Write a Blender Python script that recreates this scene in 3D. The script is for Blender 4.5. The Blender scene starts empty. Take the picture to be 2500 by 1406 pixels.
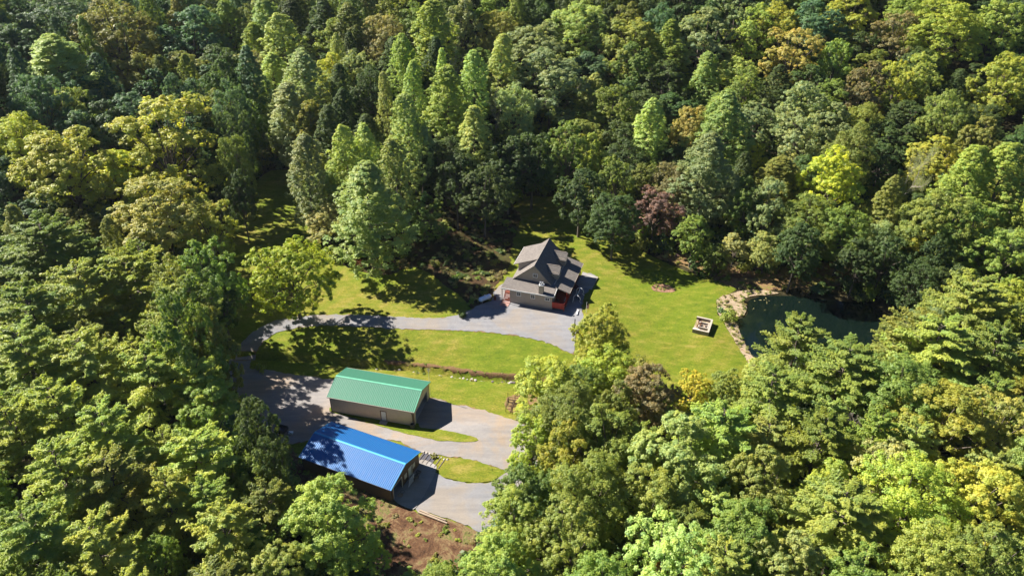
import bpy, bmesh, math, random
import numpy as np
from mathutils import Vector, Matrix, noise
from mathutils.geometry import delaunay_2d_cdt

SC = bpy.context.scene
COL = SC.collection
R = math.radians
random.seed(11)

# ------------------------------------------------------------------ camera
CAM_H = 93.0
cam = bpy.data.cameras.new('camera')
cam.sensor_width = 36.0
cam.lens = 27.36
cam.clip_start = 0.5
cam.clip_end = 3000
cam_ob = bpy.data.objects.new('camera', cam)
COL.objects.link(cam_ob)
cam_ob.location = (0, 0, CAM_H)
cam_ob.rotation_euler = (R(90-33), 0, 0)
SC.camera = cam_ob

# ------------------------------------------------------------------ light
SUN_DIR = Vector((-0.9, 0.436, 0)).normalized()          # towards the sun, on the ground
SUN_EL = R(41)
to_sun = Vector((SUN_DIR.x*math.cos(SUN_EL), SUN_DIR.y*math.cos(SUN_EL), math.sin(SUN_EL)))
sun = bpy.data.lights.new('sun', 'SUN')
sun.energy = 5.0
sun.angle = R(0.53)
sun.color = (1.0, 0.93, 0.82)
sun_ob = bpy.data.objects.new('sun', sun)
COL.objects.link(sun_ob)
sun_ob.rotation_euler = to_sun.to_track_quat('Z', 'Y').to_euler()
sun_ob.location = (-60, 100, 120)

world = bpy.data.worlds.new("World")
SC.world = world
world.use_nodes = True
wn = world.node_tree
wn.nodes.clear()
w_out = wn.nodes.new('ShaderNodeOutputWorld')
w_bg = wn.nodes.new('ShaderNodeBackground')
w_sky = wn.nodes.new('ShaderNodeTexSky')
w_sky.sky_type = 'NISHITA'
w_sky.sun_disc = False
w_sky.sun_elevation = SUN_EL
w_sky.sun_rotation = math.atan2(to_sun.x, to_sun.y)
w_sky.ozone_density = 9.0
w_sky.air_density = 0.55
w_sky.dust_density = 0.0
w_bg.inputs['Strength'].default_value = 0.05
wn.links.new(w_sky.outputs[0], w_bg.inputs[0])
wn.links.new(w_bg.outputs[0], w_out.inputs[0])

vs = SC.view_settings
vs.view_transform = 'Standard'
vs.look = 'None'
vs.gamma = 1
vs.use_curve_mapping = False
vs.exposure = 1.6
SC.cycles.max_bounces = 5
SC.cycles.diffuse_bounces = 3
SC.cycles.glossy_bounces = 2
SC.cycles.transmission_bounces = 3
SC.cycles.transparent_max_bounces = 4
SC.cycles.use_denoising = True
SC.cycles.denoiser = 'OPENIMAGEDENOISE'
SC.cycles.denoising_input_passes = 'RGB_ALBEDO_NORMAL'
SC.cycles.denoising_prefilter = 'ACCURATE'
SC.cycles.caustics_reflective = False
SC.cycles.caustics_refractive = False

CREEK = [(-70,119),(-55,119.5),(-44,119),(-36,118),(-28.5,116.6),(-20,115.9),(-13.5,114.6),(-6,113),(0,112.4),(7,111.2),(16,109.5),(30,106)]
TREE_LINE_X = [-400,-120,-75,-58,-49,-41,-33,-22,-12,-4,5,15,24,32,40,50,66,90,120,400]
TREE_LINE_Y = [ 190, 190, 186, 172,160,152,148,148,154,168,182,178,168,161,156,150,144,134,122,100]
LEFT_LINE_Y = [-50,60,80,95,105,118,132,150,170,190,230,400]
LEFT_LINE_X = [-34,-34,-36,-42,-50,-60,-62,-66,-74,-80,-94,-140]
POND = [(60.9, 141.1), (68.8, 139.2), (75.5, 138.1), (77.9, 135.3), (81.7, 131.2), (78.9, 127.6), (71.8, 122.1), (64.0, 118.2), (56.8, 115.7), (50.4, 115.1), (47.5, 117.0), (46.4, 120.5), (45.8, 124.1), (46.0, 129.0), (46.3, 132.2), (48.3, 132.8), (49.3, 134.4), (49.4, 136.4), (50.4, 139.0), (54.1, 141.1)]

def seg_dist(x, y, pts):
    best = np.full(np.shape(x), 1e9)
    for (x0, y0), (x1, y1) in zip(pts[:-1], pts[1:]):
        dx, dy = x1-x0, y1-y0
        t = np.clip(((x-x0)*dx+(y-y0)*dy)/(dx*dx+dy*dy), 0, 1)
        best = np.minimum(best, np.hypot(x-x0-t*dx, y-y0-t*dy))
    return best

def inside(x, y, poly):
    c = np.zeros(np.shape(x), bool)
    n = len(poly)
    for i in range(n):
        x0, y0 = poly[i]; x1, y1 = poly[(i+1) % n]
        if y0 == y1: continue
        k = ((y0 > y) != (y1 > y)) & (x < (x1-x0)*(y-y0)/(y1-y0)+x0)
        c ^= k
    return c

def sstep(a, b, v):
    t = np.clip((v-a)/(b-a), 0, 1)
    return t*t*(3-2*t)

def terrain(x, y):
    x = np.asarray(x, float); y = np.asarray(y, float)
    cy = np.interp(x, [p[0] for p in CREEK], [p[1] for p in CREEK])
    north = sstep(0, 14, y-cy)
    z = 1.5*north*(1-sstep(14, 34, x)*0.75)
    z = z + 0.6*sstep(99, 94, y-0.25*(x+20))*sstep(14, -8, x)*sstep(60, 78, y)
    # back slope
    d = np.maximum(0, y-np.interp(x, TREE_LINE_X, TREE_LINE_Y))
    hill = np.where(d < 18, d*d/18*0.12, 0.12*18+0.24*(d-18))
    hill = hill+0.10*np.maximum(0, d-110)
    hill = np.where(hill > 48, 48+6*(1-np.exp(-(hill-48)/20)), hill)
    # left slope
    e = np.maximum(0, np.interp(y, LEFT_LINE_Y, LEFT_LINE_X)-x)
    k = 0.08+0.30*sstep(135, 180, y)
    lh = k*np.where(e < 12, e*e/24, 6+(e-12))
    lh = np.where(lh > 22, 22+(lh-22)*0.4, lh)
    # draw between the two
    dl = seg_dist(x, y, [(-56,150),(-66,180),(-78,215),(-94,262),(-120,330)])
    carve = 6*np.exp(-(dl/15)**2)*sstep(150, 200, y)
    hill = np.maximum(hill-carve, 0.06*np.maximum(0, y-160))
    z = z + np.sqrt(hill**2+lh**2)
    # rise far right and slight roll of foreground
    z = z + 0.10*np.maximum(0, x-70)*sstep(120, 80, y)
    z = z + 0.35*np.sin(x*0.11+1.3)*np.sin(y*0.093)*sstep(5, 30, d+e)
    # creek cut
    dc = seg_dist(x, y, CREEK)
    z = z - 0.35*np.exp(-(dc/2.6)**2)*sstep(22,16,x) - 1.05*(1-sstep(0.45, 1.15, dc))*sstep(22, 16, x)
    # pond basin
    inp = inside(x, y, POND)
    dp = seg_dist(x, y, POND+POND[:1])
    sd = np.where(inp, -dp, dp)
    z = np.where(sd < 7, z*sstep(-0.3, 7, sd)+(-0.25)*(1-sstep(-0.3, 7, sd)), z)
    z = z - 1.3*(1-sstep(-3.0, 0.6, sd))
    return z
# world positions (metres)
SITE = {
    'LAWN': [[-66.68,195.85],[-60.02,196.06],[-52.84,178.31],[-44.86,159.14],[-36.8,149.01],[-34.46,151.59],[-30.86,159.62],[-20.0,168.76],[-7.24,175.75],[-1.54,173.16],[3.19,182.37],[15.82,180.31],[24.86,165.64],[33.3,155.38],[41.32,147.86],[49.45,143.42],[43.82,137.58],[43.02,132.64],[44.57,123.08],[46.38,114.66],[44.77,105.88],[32.38,102.64],[17.99,102.64],[5.75,102.51],[3.35,91.5],[-0.65,86.03],[-3.01,76.4],[-7.42,69.08],[-19.84,68.19],[-24.68,76.33],[-30.83,82.55],[-41.19,92.64],[-47.08,103.71],[-55.79,112.76],[-58.96,122.67],[-59.24,135.07],[-68.02,159.14],[-70.19,182.37]],
    'DRIVE': [[-54.09,116.13],[-53.85,121.63],[-51.82,125.79],[-47.93,129.25],[-41.13,130.69],[-33.58,130.75],[-26.8,130.29],[-18.34,129.42],[-13.77,129.71],[-10.1,131.17],[-7.25,133.85],[-4.31,135.83],[-3.69,139.45],[-2.22,142.21],[3.57,143.03],[13.52,144.7],[17.31,146.88],[18.88,145.14],[17.27,141.19],[15.24,137.88],[14.46,133.25],[14.5,129.42],[13.28,126.3],[12.36,122.3],[11.65,118.5],[7.19,121.48],[1.62,123.47],[-4.06,124.63],[-9.79,125.35],[-15.54,125.75],[-23.79,126.28],[-31.32,127.13],[-38.85,127.56],[-44.06,126.75],[-47.46,125.41],[-49.31,122.87],[-50.29,118.01],[-49.74,114.58]],
    'LOT': [[-54.94,116.12],[-49.93,115.21],[-47.22,114.96],[-42.27,113.73],[-35.04,112.17],[-31.88,111.58],[-26.03,108.11],[-18.47,106.99],[-14.3,106.65],[-10.08,105.0],[-4.92,103.39],[0.0,100.74],[3.51,98.72],[6.55,95.88],[5.36,91.58],[2.63,88.76],[-0.66,88.64],[-2.64,89.46],[-9.37,91.56],[-14.82,92.57],[-19.93,95.57],[-30.67,97.52],[-33.84,96.04],[-37.74,95.08],[-41.21,96.53],[-43.62,101.59],[-47.55,105.33],[-51.64,110.4]],
    'ISLE': [[-32.08,103.28],[-27.85,101.38],[-22.19,99.22],[-16.61,96.69],[-13.04,95.42],[-9.58,94.94],[-6.84,94.95],[-5.7,95.44],[-6.9,96.3],[-9.72,97.32],[-12.59,98.29],[-15.83,99.06],[-17.05,100.55],[-31.25,104.25]],
    'ISLE2': [[-12.57,91.46],[-10.02,91.28],[-8.0,91.0],[-5.65,90.66],[-3.57,89.62],[-3.08,88.56],[-2.21,87.19],[-3.23,86.29],[-5.15,85.91],[-7.09,86.06],[-9.72,86.74],[-11.19,87.35],[-11.93,88.49],[-12.57,89.83]],
    'PAD': [[-18.44,83.04],[-14.89,80.55],[-13.0,85.04],[-12.13,89.38],[-15.17,90.73]],
    'GRAVEL3': [[-14.89,80.55],[-11.72,79.68],[-8.56,78.44],[-6.67,77.46],[-4.7,76.36],[-2.7,75.67],[0.0,77.22],[2.55,84.46],[1.97,88.74],[-0.66,88.64],[-2.21,87.01],[-3.23,86.12],[-7.08,85.89],[-10.7,86.92],[-12.45,88.49],[-13.52,85.89]],
    'DIRT': [[-41.16,96.34],[-37.74,95.08],[-34.66,92.32],[-25.56,88.49],[-18.62,82.96],[-14.87,80.39],[-8.55,78.36],[-4.69,76.29],[-3.0,75.67],[-5.25,72.13],[-8.5,68.19],[-20.97,68.19],[-25.88,76.33],[-30.83,82.55],[-39.85,90.38]],
    'BANK': [[-35.7,149.01],[-31.85,146.75],[-27.21,146.06],[-23.09,149.85],[-18.2,146.75],[-14.18,141.39],[-10.4,136.92],[-8.5,133.25],[-7.24,133.55],[-4.32,136.14],[-3.55,141.39],[-0.92,148.13],[0.0,159.14],[2.06,174.15],[-7.29,177.41],[-20.1,170.19],[-28.48,164.13],[-33.07,154.85]],
    'BANK_NE': [[33.35,155.75],[36.79,153.54],[41.66,149.6],[46.14,144.79],[49.26,142.56],[53.64,142.03],[58.28,142.62],[67.47,143.51],[80.35,142.16],[88.98,133.68],[94.99,139.34],[87.1,148.25],[70.21,152.38],[55.63,149.91],[46.96,152.63],[38.71,159.1]],
    'SHORE': [[43.71,137.88],[42.92,133.34],[43.51,130.99],[44.23,125.08],[44.78,119.07],[45.41,116.29],[45.98,114.63],[47.31,116.05],[46.99,118.04],[46.42,120.69],[46.19,125.52],[46.39,130.41],[46.43,132.4],[48.6,133.23],[49.77,136.42],[49.35,139.14],[53.3,140.64],[57.96,141.47],[53.79,142.62],[49.06,141.7],[45.92,139.82]],
    'FLOWER': [[30.48,142.98],[32.0,144.07],[34.21,143.79],[35.66,141.81],[34.6,140.84],[32.38,140.81],[30.68,141.36]],
    'SOIL': [[-1.31,104.79],[-0.74,107.22],[1.86,107.92],[4.44,107.24],[5.07,103.65],[2.87,102.27],[-0.36,103.03]],
    'CRK1': [[-24.44,118.1],[-19.63,117.4],[-14.85,116.62],[-10.1,115.52],[-4.63,114.34],[0.0,113.85],[6.12,112.88],[12.9,111.29],[12.9,110.61],[6.11,112.08],[0.0,113.06],[-4.62,113.63],[-10.07,114.8],[-14.81,115.9],[-19.59,116.75],[-24.35,117.16]],
}
LEAF = {
    'walnut': (0.338, 0.377, 0.047),
    'bright': (0.307, 0.385, 0.104),
    'yg': (0.403, 0.442, 0.094),
    'yel': (0.468, 0.468, 0.073),
    'gold': (0.403, 0.39, 0.13),
    'mid': (0.221, 0.291, 0.073),
    'grey': (0.325, 0.39, 0.208),
    'pale': (0.403, 0.481, 0.182),
    'dark': (0.104, 0.161, 0.057),
    'teal': (0.117, 0.208, 0.117),
    'olive': (0.286, 0.312, 0.091),
    'brown': (0.273, 0.247, 0.13),
    'purple': (0.247, 0.161, 0.156),
    'tan': (0.403, 0.39, 0.195),
    'dead': (0.6, 0.6, 0.6),
    'rust': (0.416, 0.195, 0.078),
    'ever': (0.39, 0.455, 0.143),
}
# kind, x, y, crown radius, height, leaf colour, label
TREES = [
('P',-117.5,200.7,8.58,27.0,'pale','pale green cone-shaped tree at the far top of the hillside'),
('B',-114.9,227.1,12.07,31.0,'olive','rightmost of two olive round-crowned trees at the far top of the hillside'),
('B',-97.3,225.0,8.84,22.1,'olive','second from left of three olive round-crowned trees where the dark draw climbs uphill'),
('B',-81.1,171.4,11.82,31.0,'yg','yellow-green round-crowned tree where the dark draw climbs uphill'),
('B',-109.2,163.0,6.27,21.0,'yg','leftmost of two yellow-green round-crowned trees at the far top of the hillside'),
('B',-97.5,157.3,9.58,24.8,'yg','rightmost of two yellow-green round-crowned trees at the far top of the hillside'),
('B',-90.7,160.9,7.71,19.3,'yel','yellow round-crowned tree above the shaded grassy draw'),
('B',-72.7,144.0,9.50,24.6,'gold','golden round-crowned tree above the shaded grassy draw'),
('B',-63.4,145.0,5.92,20.0,'yg','yellow-green round-crowned tree above the shaded grassy draw'),
('B',-134.1,211.9,8.18,22.0,'teal','leftmost of five blue-green round-crowned trees at the far top of the hillside'),
('B',-131.4,228.5,10.38,27.2,'teal','fourth from left of five blue-green round-crowned trees at the far top of the hillside'),
('B',-98.9,243.2,10.50,27.5,'teal','fifth from left of seven blue-green round-crowned trees where the dark draw climbs uphill'),
('P',-91.4,258.8,4.58,24.0,'bright','bright green cone-shaped tree where the dark draw climbs uphill'),
('P',-76.1,246.9,5.92,27.0,'pale','leftmost of four pale green cone-shaped trees atop the conical grove'),
('P',-67.0,232.5,5.64,27.0,'pale','third from left of four pale green cone-shaped trees atop the conical grove'),
('P',-80.3,240.4,4.63,25.0,'yg','yellow-green cone-shaped tree atop the conical grove'),
('P',-54.1,202.6,5.57,28.0,'grey','grey-green cone-shaped tree atop the conical grove'),
('P',-68.6,219.7,4.90,24.0,'pale','second from left of four pale green cone-shaped trees atop the conical grove'),
('P',-49.7,218.6,2.37,22.0,'pale','rightmost of four pale green cone-shaped trees atop the conical grove'),
('P',-57.4,238.6,5.43,24.0,'dark','dark green cone-shaped tree atop the conical grove'),
('B',-53.7,233.1,5.97,20.0,'bright','bright green round-crowned tree atop the conical grove'),
('P',-46.4,231.7,4.99,23.0,'olive','olive cone-shaped tree atop the conical grove'),
('B',-36.6,227.4,5.81,20.0,'tan','tan round-crowned tree atop the conical grove'),
('P',-21.0,220.6,5.58,27.0,'bright','second from left of three bright green cone-shaped trees on the ridge straight above the house'),
('B',-14.7,232.7,5.59,22.0,'grey','grey-green round-crowned tree on the ridge straight above the house'),
('P',-4.4,213.9,4.42,26.0,'pale','rightmost of four pale green cone-shaped trees on the ridge straight above the house'),
('P',-10.5,200.7,3.88,26.0,'pale','third from left of four pale green cone-shaped trees on the ridge straight above the house'),
('P',-18.8,205.9,2.15,22.0,'pale','second from left of four pale green cone-shaped trees on the ridge straight above the house'),
('P',-16.5,189.9,4.52,26.0,'bright','rightmost of three bright green cone-shaped trees on the ridge straight above the house'),
('P',-9.3,179.6,3.72,24.0,'pale','rightmost of three pale green cone-shaped trees uphill directly behind the house'),
('D',-16.5,217.8,3.98,17.0,'dead','bare dead grey tree on the ridge straight above the house'),
('D',-4.8,198.6,2.39,22.0,'dead','bare dead grey tree uphill directly behind the house'),
('P',-31.4,190.4,2.63,23.0,'pale','rightmost of three pale green cone-shaped trees midway up the conical grove'),
('P',-23.6,174.8,4.34,27.0,'pale','second from left of three pale green cone-shaped trees uphill directly behind the house'),
('P',-25.6,160.6,4.26,25.0,'pale','leftmost of three pale green cone-shaped trees uphill directly behind the house'),
('P',-39.0,170.3,3.47,24.0,'pale','leftmost of three pale green cone-shaped trees midway up the conical grove'),
('P',-33.3,169.9,3.09,23.0,'pale','second from left of three pale green cone-shaped trees midway up the conical grove'),
('P',-30.2,146.5,6.24,27.0,'pale','pale green cone-shaped tree at the grove tip above the drive'),
('B',-52.2,190.5,5.69,22.0,'yg','yellow-green round-crowned tree midway up the conical grove'),
('P',-56.6,194.0,5.71,26.0,'grey','leftmost of two grey-green cone-shaped trees midway up the conical grove'),
('P',-47.1,162.6,4.53,26.0,'grey','rightmost of two grey-green cone-shaped trees midway up the conical grove'),
('B',-40.4,170.2,4.81,16.0,'bright','bright green round-crowned tree at the grove tip above the drive'),
('B',-44.8,166.7,5.72,15.0,'pale','pale green round-crowned tree at the grove tip above the drive'),
('B',-42.3,156.7,4.60,12.0,'tan','tan round-crowned tree at the grove tip above the drive'),
('B',-19.4,157.8,4.39,11.2,'mid','mid green round-crowned tree at the grove tip above the drive'),
('P',-28.6,208.2,3.77,24.0,'bright','leftmost of three bright green cone-shaped trees on the ridge straight above the house'),
('P',-25.8,195.7,3.10,23.0,'pale','leftmost of four pale green cone-shaped trees on the ridge straight above the house'),
('B',-50.0,211.5,5.00,20.0,'yg','yellow-green round-crowned tree atop the conical grove'),
('B',-42.0,210.9,5.25,19.0,'grey','grey-green round-crowned tree atop the conical grove'),
('B',-37.4,201.6,4.81,19.0,'dark','dark green round-crowned tree atop the conical grove'),
('B',-22.2,174.6,2.89,20.0,'grey','leftmost of two grey-green round-crowned trees uphill directly behind the house'),
('B',-1.0,173.4,6.29,20.0,'dark','rightmost of two dark green round-crowned trees uphill directly behind the house'),
('B',-6.5,162.9,5.56,19.0,'dark','second from left of three dark green round-crowned trees in the shade just behind the house'),
('B',-13.1,165.6,4.68,19.0,'dark','leftmost of three dark green round-crowned trees in the shade just behind the house'),
('B',7.0,226.2,9.89,24.9,'grey','second from left of three grey-green round-crowned trees in the shade just behind the house'),
('B',20.7,240.8,9.14,23.0,'pale','pale green round-crowned tree high on the slope, house side'),
('B',10.4,209.4,10.41,26.6,'grey','rightmost of three grey-green round-crowned trees in the shade just behind the house'),
('B',25.4,237.0,5.15,20.0,'dark','dark green round-crowned tree high on the slope, house side'),
('P',44.7,223.2,4.87,22.0,'bright','bright green cone-shaped tree high up between house and pond'),
('B',35.0,227.4,8.74,22.0,'olive','olive round-crowned tree high up between house and pond'),
('B',56.0,224.7,8.58,23.0,'grey','leftmost of two grey-green round-crowned trees high up between house and pond'),
('B',69.3,227.8,6.07,22.0,'bright','bright green round-crowned tree directly behind the pond'),
('B',76.7,214.5,8.28,22.0,'gold','golden round-crowned tree directly behind the pond'),
('B',87.9,208.7,5.16,20.0,'bright','bright green round-crowned tree high on the slope behind the pond'),
('B',77.4,231.5,7.04,20.0,'yg','yellow-green round-crowned tree directly behind the pond'),
('B',87.2,226.7,8.60,22.0,'teal','blue-green round-crowned tree high on the slope behind the pond'),
('B',106.3,219.3,7.27,20.0,'brown','brownish round-crowned tree behind the far end of the pond'),
('B',118.2,216.2,9.30,23.3,'yg','leftmost of two yellow-green round-crowned trees at the top corner beyond the pond'),
('B',133.0,219.0,7.76,22.0,'bright','bright green round-crowned tree at the top corner beyond the pond'),
('B',90.3,194.2,5.90,21.0,'brown','brownish round-crowned tree high on the slope behind the pond'),
('B',107.5,201.2,4.74,19.0,'bright','bright green round-crowned tree behind the far end of the pond'),
('B',99.1,197.7,5.74,19.0,'yg','yellow-green round-crowned tree behind the far end of the pond'),
('B',122.9,191.7,7.55,22.0,'yg','rightmost of two yellow-green round-crowned trees at the top corner beyond the pond'),
('B',104.9,181.5,5.47,21.0,'bright','bright green round-crowned tree midslope past the pond end'),
('B',109.3,169.9,5.14,20.0,'olive','leftmost of two olive round-crowned trees midslope past the pond end'),
('P',99.4,155.5,5.32,24.0,'bright','leftmost of two bright green cone-shaped trees midslope past the pond end'),
('P',106.5,155.5,5.65,24.0,'bright','rightmost of two bright green cone-shaped trees midslope past the pond end'),
('B',89.3,143.6,7.51,22.0,'bright','leftmost of two bright green round-crowned trees low slope past the pond end'),
('B',90.3,144.9,5.16,15.0,'yel','yellow round-crowned tree low slope past the pond end'),
('B',61.1,202.6,4.29,19.0,'bright','bright green round-crowned tree midslope above the pond outlet'),
('P',34.0,184.4,4.10,24.0,'pale','pale green cone-shaped tree midway up behind the lawn corner'),
('B',44.9,187.6,4.85,19.0,'gold','golden round-crowned tree at the back edge of the lawn'),
('P',52.1,181.0,5.60,26.0,'pale','pale green cone-shaped tree midslope above the pond outlet'),
('B',72.9,191.8,6.16,20.0,'grey','third from left of four grey-green round-crowned trees directly behind the pond'),
('B',70.8,181.1,5.94,19.0,'grey','rightmost of four grey-green round-crowned trees directly behind the pond'),
('B',79.4,172.1,5.70,20.0,'olive','olive round-crowned tree midslope behind the pond'),
('B',59.7,177.7,3.48,14.0,'yel','yellow round-crowned tree directly behind the pond'),
('B',20.8,179.5,3.59,19.0,'bright','bright green round-crowned tree midway up behind the lawn corner'),
('P',44.1,163.9,5.46,27.0,'grey','grey-green cone-shaped tree midslope above the pond outlet'),
('B',66.1,175.3,3.45,13.0,'tan','rightmost of two tan round-crowned trees directly behind the pond'),
('B',72.0,161.0,6.79,22.0,'yel','yellow round-crowned tree midslope behind the pond'),
('B',65.8,150.4,7.02,18.0,'mid','leftmost of two mid green round-crowned trees behind the far end of the pond'),
('L',88.1,164.0,5.25,22.0,'grey','leaning half-dead grey-green tree behind the far end of the pond'),
('B',33.1,160.7,5.82,15.0,'purple','purple-red leaved tree at the edge of the lawn behind the house'),
('B',37.5,169.4,4.81,17.0,'brown','brownish round-crowned tree at the back edge of the lawn'),
('B',33.4,172.5,4.41,15.0,'mid','rightmost of three mid green round-crowned trees midway up behind the lawn corner'),
('B',35.4,219.7,6.29,20.0,'mid','mid green round-crowned tree high up between house and pond'),
('B',26.6,199.0,5.86,21.0,'mid','leftmost of three mid green round-crowned trees midway up behind the lawn corner'),
('B',13.3,178.0,6.38,22.0,'mid','mid green round-crowned tree in the shade just behind the house'),
('B',4.9,175.6,6.35,20.0,'dark','rightmost of three dark green round-crowned trees in the shade just behind the house'),
('B',1.1,200.5,5.91,22.0,'grey','rightmost of two grey-green round-crowned trees uphill directly behind the house'),
('B',15.8,163.0,6.04,18.0,'dark','leftmost of three dark green round-crowned trees midway up behind the lawn corner'),
('B',25.7,168.4,4.76,19.0,'mid','second from left of three mid green round-crowned trees midway up behind the lawn corner'),
('B',22.8,153.7,5.38,16.0,'dark','leftmost of two dark green round-crowned trees at the back edge of the lawn'),
('B',40.3,151.0,4.03,13.0,'mid','mid green round-crowned tree at the back edge of the lawn'),
('B',49.9,151.1,3.40,8.7,'tan','leftmost of two tan round-crowned trees directly behind the pond'),
('B',56.0,148.2,3.77,11.0,'pale','pale green round-crowned tree directly behind the pond'),
('B',44.6,147.2,2.68,8.0,'mid','leftmost of two mid green round-crowned trees directly behind the pond'),
('B',60.0,141.9,4.65,17.0,'dark','dark green round-crowned tree directly behind the pond'),
('B',71.5,146.8,5.17,18.0,'mid','rightmost of two mid green round-crowned trees behind the far end of the pond'),
('B',72.5,139.5,4.63,14.0,'dark','leftmost of seven dark green round-crowned trees behind the far end of the pond'),
('B',77.4,139.0,4.57,17.0,'dark','third from left of seven dark green round-crowned trees behind the far end of the pond'),
('B',80.9,131.7,4.04,14.0,'dark','sixth from left of seven dark green round-crowned trees behind the far end of the pond'),
('B',56.8,154.2,4.88,20.0,'grey','second from left of four grey-green round-crowned trees directly behind the pond'),
('B',52.6,158.0,4.53,19.0,'mid','rightmost of two mid green round-crowned trees directly behind the pond'),
('B',94.7,140.3,6.18,21.0,'mid','mid green round-crowned tree low slope past the pond end'),
('B',98.1,134.3,5.22,19.0,'bright','rightmost of two bright green round-crowned trees low slope past the pond end'),
('W',-43.2,129.6,8.45,17.0,'walnut','open-crowned yellow-green tree with forked trunk standing beside the gravel drive'),
('F',-70.0,121.1,8.84,22.1,'yg','yellow-green feathery tree at the foot of the far hillside'),
('F',-81.4,109.4,6.84,21.0,'ever','second from left of five fresh green feathery trees at the foot of the far hillside'),
('F',-76.5,115.9,7.47,22.0,'ever','third from left of five fresh green feathery trees at the foot of the far hillside'),
('F',-56.4,106.1,6.63,25.0,'ever','fresh green feathery tree around the bend of the gravel drive'),
('F',-89.6,128.9,8.43,21.1,'mid','leftmost of two mid green feathery trees above the shaded grassy draw'),
('F',-76.4,96.5,6.58,21.0,'ever','leftmost of five fresh green feathery trees at the foot of the far hillside'),
('F',-67.1,97.5,6.33,21.0,'ever','fourth from left of five fresh green feathery trees at the foot of the far hillside'),
('F',-57.3,94.3,6.23,20.0,'ever','rightmost of five fresh green feathery trees on the outer near slope'),
('F',-49.2,92.1,4.61,20.0,'ever','second from left of three fresh green feathery trees beside the shaded gravel lot'),
('F',-64.7,82.8,5.68,20.0,'ever','second from left of five fresh green feathery trees on the outer near slope'),
('F',-69.2,81.1,4.78,19.0,'ever','leftmost of five fresh green feathery trees on the outer near slope'),
('F',-56.5,81.2,5.37,19.0,'ever','fourth from left of five fresh green feathery trees on the outer near slope'),
('F',-58.9,72.9,5.52,20.0,'ever','third from left of five fresh green feathery trees on the outer near slope'),
('F',-52.4,71.7,5.24,19.0,'ever','third from left of five fresh green feathery trees on the nearest bottom slope'),
('F',-43.4,77.8,5.42,18.0,'ever','rightmost of three fresh green feathery trees beside the shaded gravel lot'),
('B',-36.6,77.2,2.81,15.0,'mid','rightmost of two mid green round-crowned trees below the blue-roofed building'),
('B',-46.4,88.5,5.00,17.0,'bright','bright green round-crowned tree beside the shaded gravel lot'),
('B',-36.4,82.9,3.44,20.0,'dark','leftmost of two dark green round-crowned trees beside the shaded gravel lot'),
('B',-34.2,77.9,2.80,17.0,'dark','rightmost of two dark green round-crowned trees beside the shaded gravel lot'),
('B',-49.0,99.5,4.14,24.0,'olive','rightmost of two olive round-crowned trees around the bend of the gravel drive'),
('B',-39.5,78.3,3.44,13.0,'mid','leftmost of two mid green round-crowned trees below the blue-roofed building'),
('B',-45.1,65.0,2.58,13.0,'bright','bright green round-crowned tree on the nearest bottom slope'),
('F',-37.1,65.8,4.82,17.0,'ever','rightmost of two fresh green feathery trees below the blue-roofed building'),
('F',-58.9,64.2,5.16,19.0,'ever','leftmost of five fresh green feathery trees on the nearest bottom slope'),
('F',-51.5,63.0,5.15,18.0,'ever','second from left of five fresh green feathery trees on the nearest bottom slope'),
('F',-33.3,67.4,2.91,12.0,'mid','mid green feathery tree below the blue-roofed building'),
('B',-24.1,69.8,5.64,17.0,'bright','leftmost of two bright green round-crowned trees below the blue-roofed building'),
('B',-9.4,64.1,2.36,9.0,'bright','rightmost of two bright green round-crowned trees below the blue-roofed building'),
('B',-18.9,68.8,2.20,7.0,'yg','yellow-green round-crowned tree below the blue-roofed building'),
('B',-55.7,122.9,5.57,23.0,'mid','rightmost of three mid green round-crowned trees around the bend of the gravel drive'),
('B',-55.2,122.7,3.40,18.0,'dark','dark green round-crowned tree around the bend of the gravel drive'),
('B',15.2,110.4,5.29,18.0,'yg','yellow-green round-crowned tree at the back edge of the lawn'),
('B',-49.3,96.5,5.02,29.0,'mid','second from left of three mid green round-crowned trees around the bend of the gravel drive'),
('B',-60.1,115.0,4.22,25.0,'olive','leftmost of two olive round-crowned trees around the bend of the gravel drive'),
('B',-54.0,106.0,5.59,27.0,'mid','leftmost of three mid green round-crowned trees around the bend of the gravel drive'),
('B',6.2,97.2,5.52,16.0,'yg','second from left of three yellow-green round-crowned trees where the creek leaves the lawn'),
('B',16.0,102.7,4.76,14.0,'yg','yellow-green round-crowned tree at the near corner of the lawn'),
('B',11.0,99.6,4.68,13.0,'mid','rightmost of two mid green round-crowned trees where the creek leaves the lawn'),
('B',20.5,102.5,3.42,12.0,'olive','rightmost of two olive round-crowned trees at the near corner of the lawn'),
('B',8.5,88.2,6.07,17.0,'mid','leftmost of two mid green round-crowned trees where the creek leaves the lawn'),
('B',22.1,96.6,4.87,15.0,'brown','brownish round-crowned tree at the near corner of the lawn'),
('B',17.1,92.6,3.16,15.0,'olive','leftmost of two olive round-crowned trees at the near corner of the lawn'),
('B',14.7,83.9,5.29,17.0,'mid','mid green round-crowned tree at the near corner of the lawn'),
('B',30.7,102.2,3.10,10.0,'yel','yellow round-crowned tree below the lawn and block pit'),
('B',36.5,102.2,3.10,10.0,'olive','olive round-crowned tree below the lawn and block pit'),
('B',42.2,102.3,3.06,13.0,'pale','rightmost of two pale green round-crowned trees below the lawn and block pit'),
('B',25.0,80.3,6.83,18.0,'pale','leftmost of two pale green round-crowned trees below the lawn and block pit'),
('B',18.8,63.2,6.42,18.0,'pale','pale green round-crowned tree in the bottom wood by the turnaround'),
('B',10.4,74.2,5.18,17.0,'mid','mid green round-crowned tree in the bottom wood by the turnaround'),
('B',3.0,86.0,3.63,14.0,'yg','leftmost of three yellow-green round-crowned trees where the creek leaves the lawn'),
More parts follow.
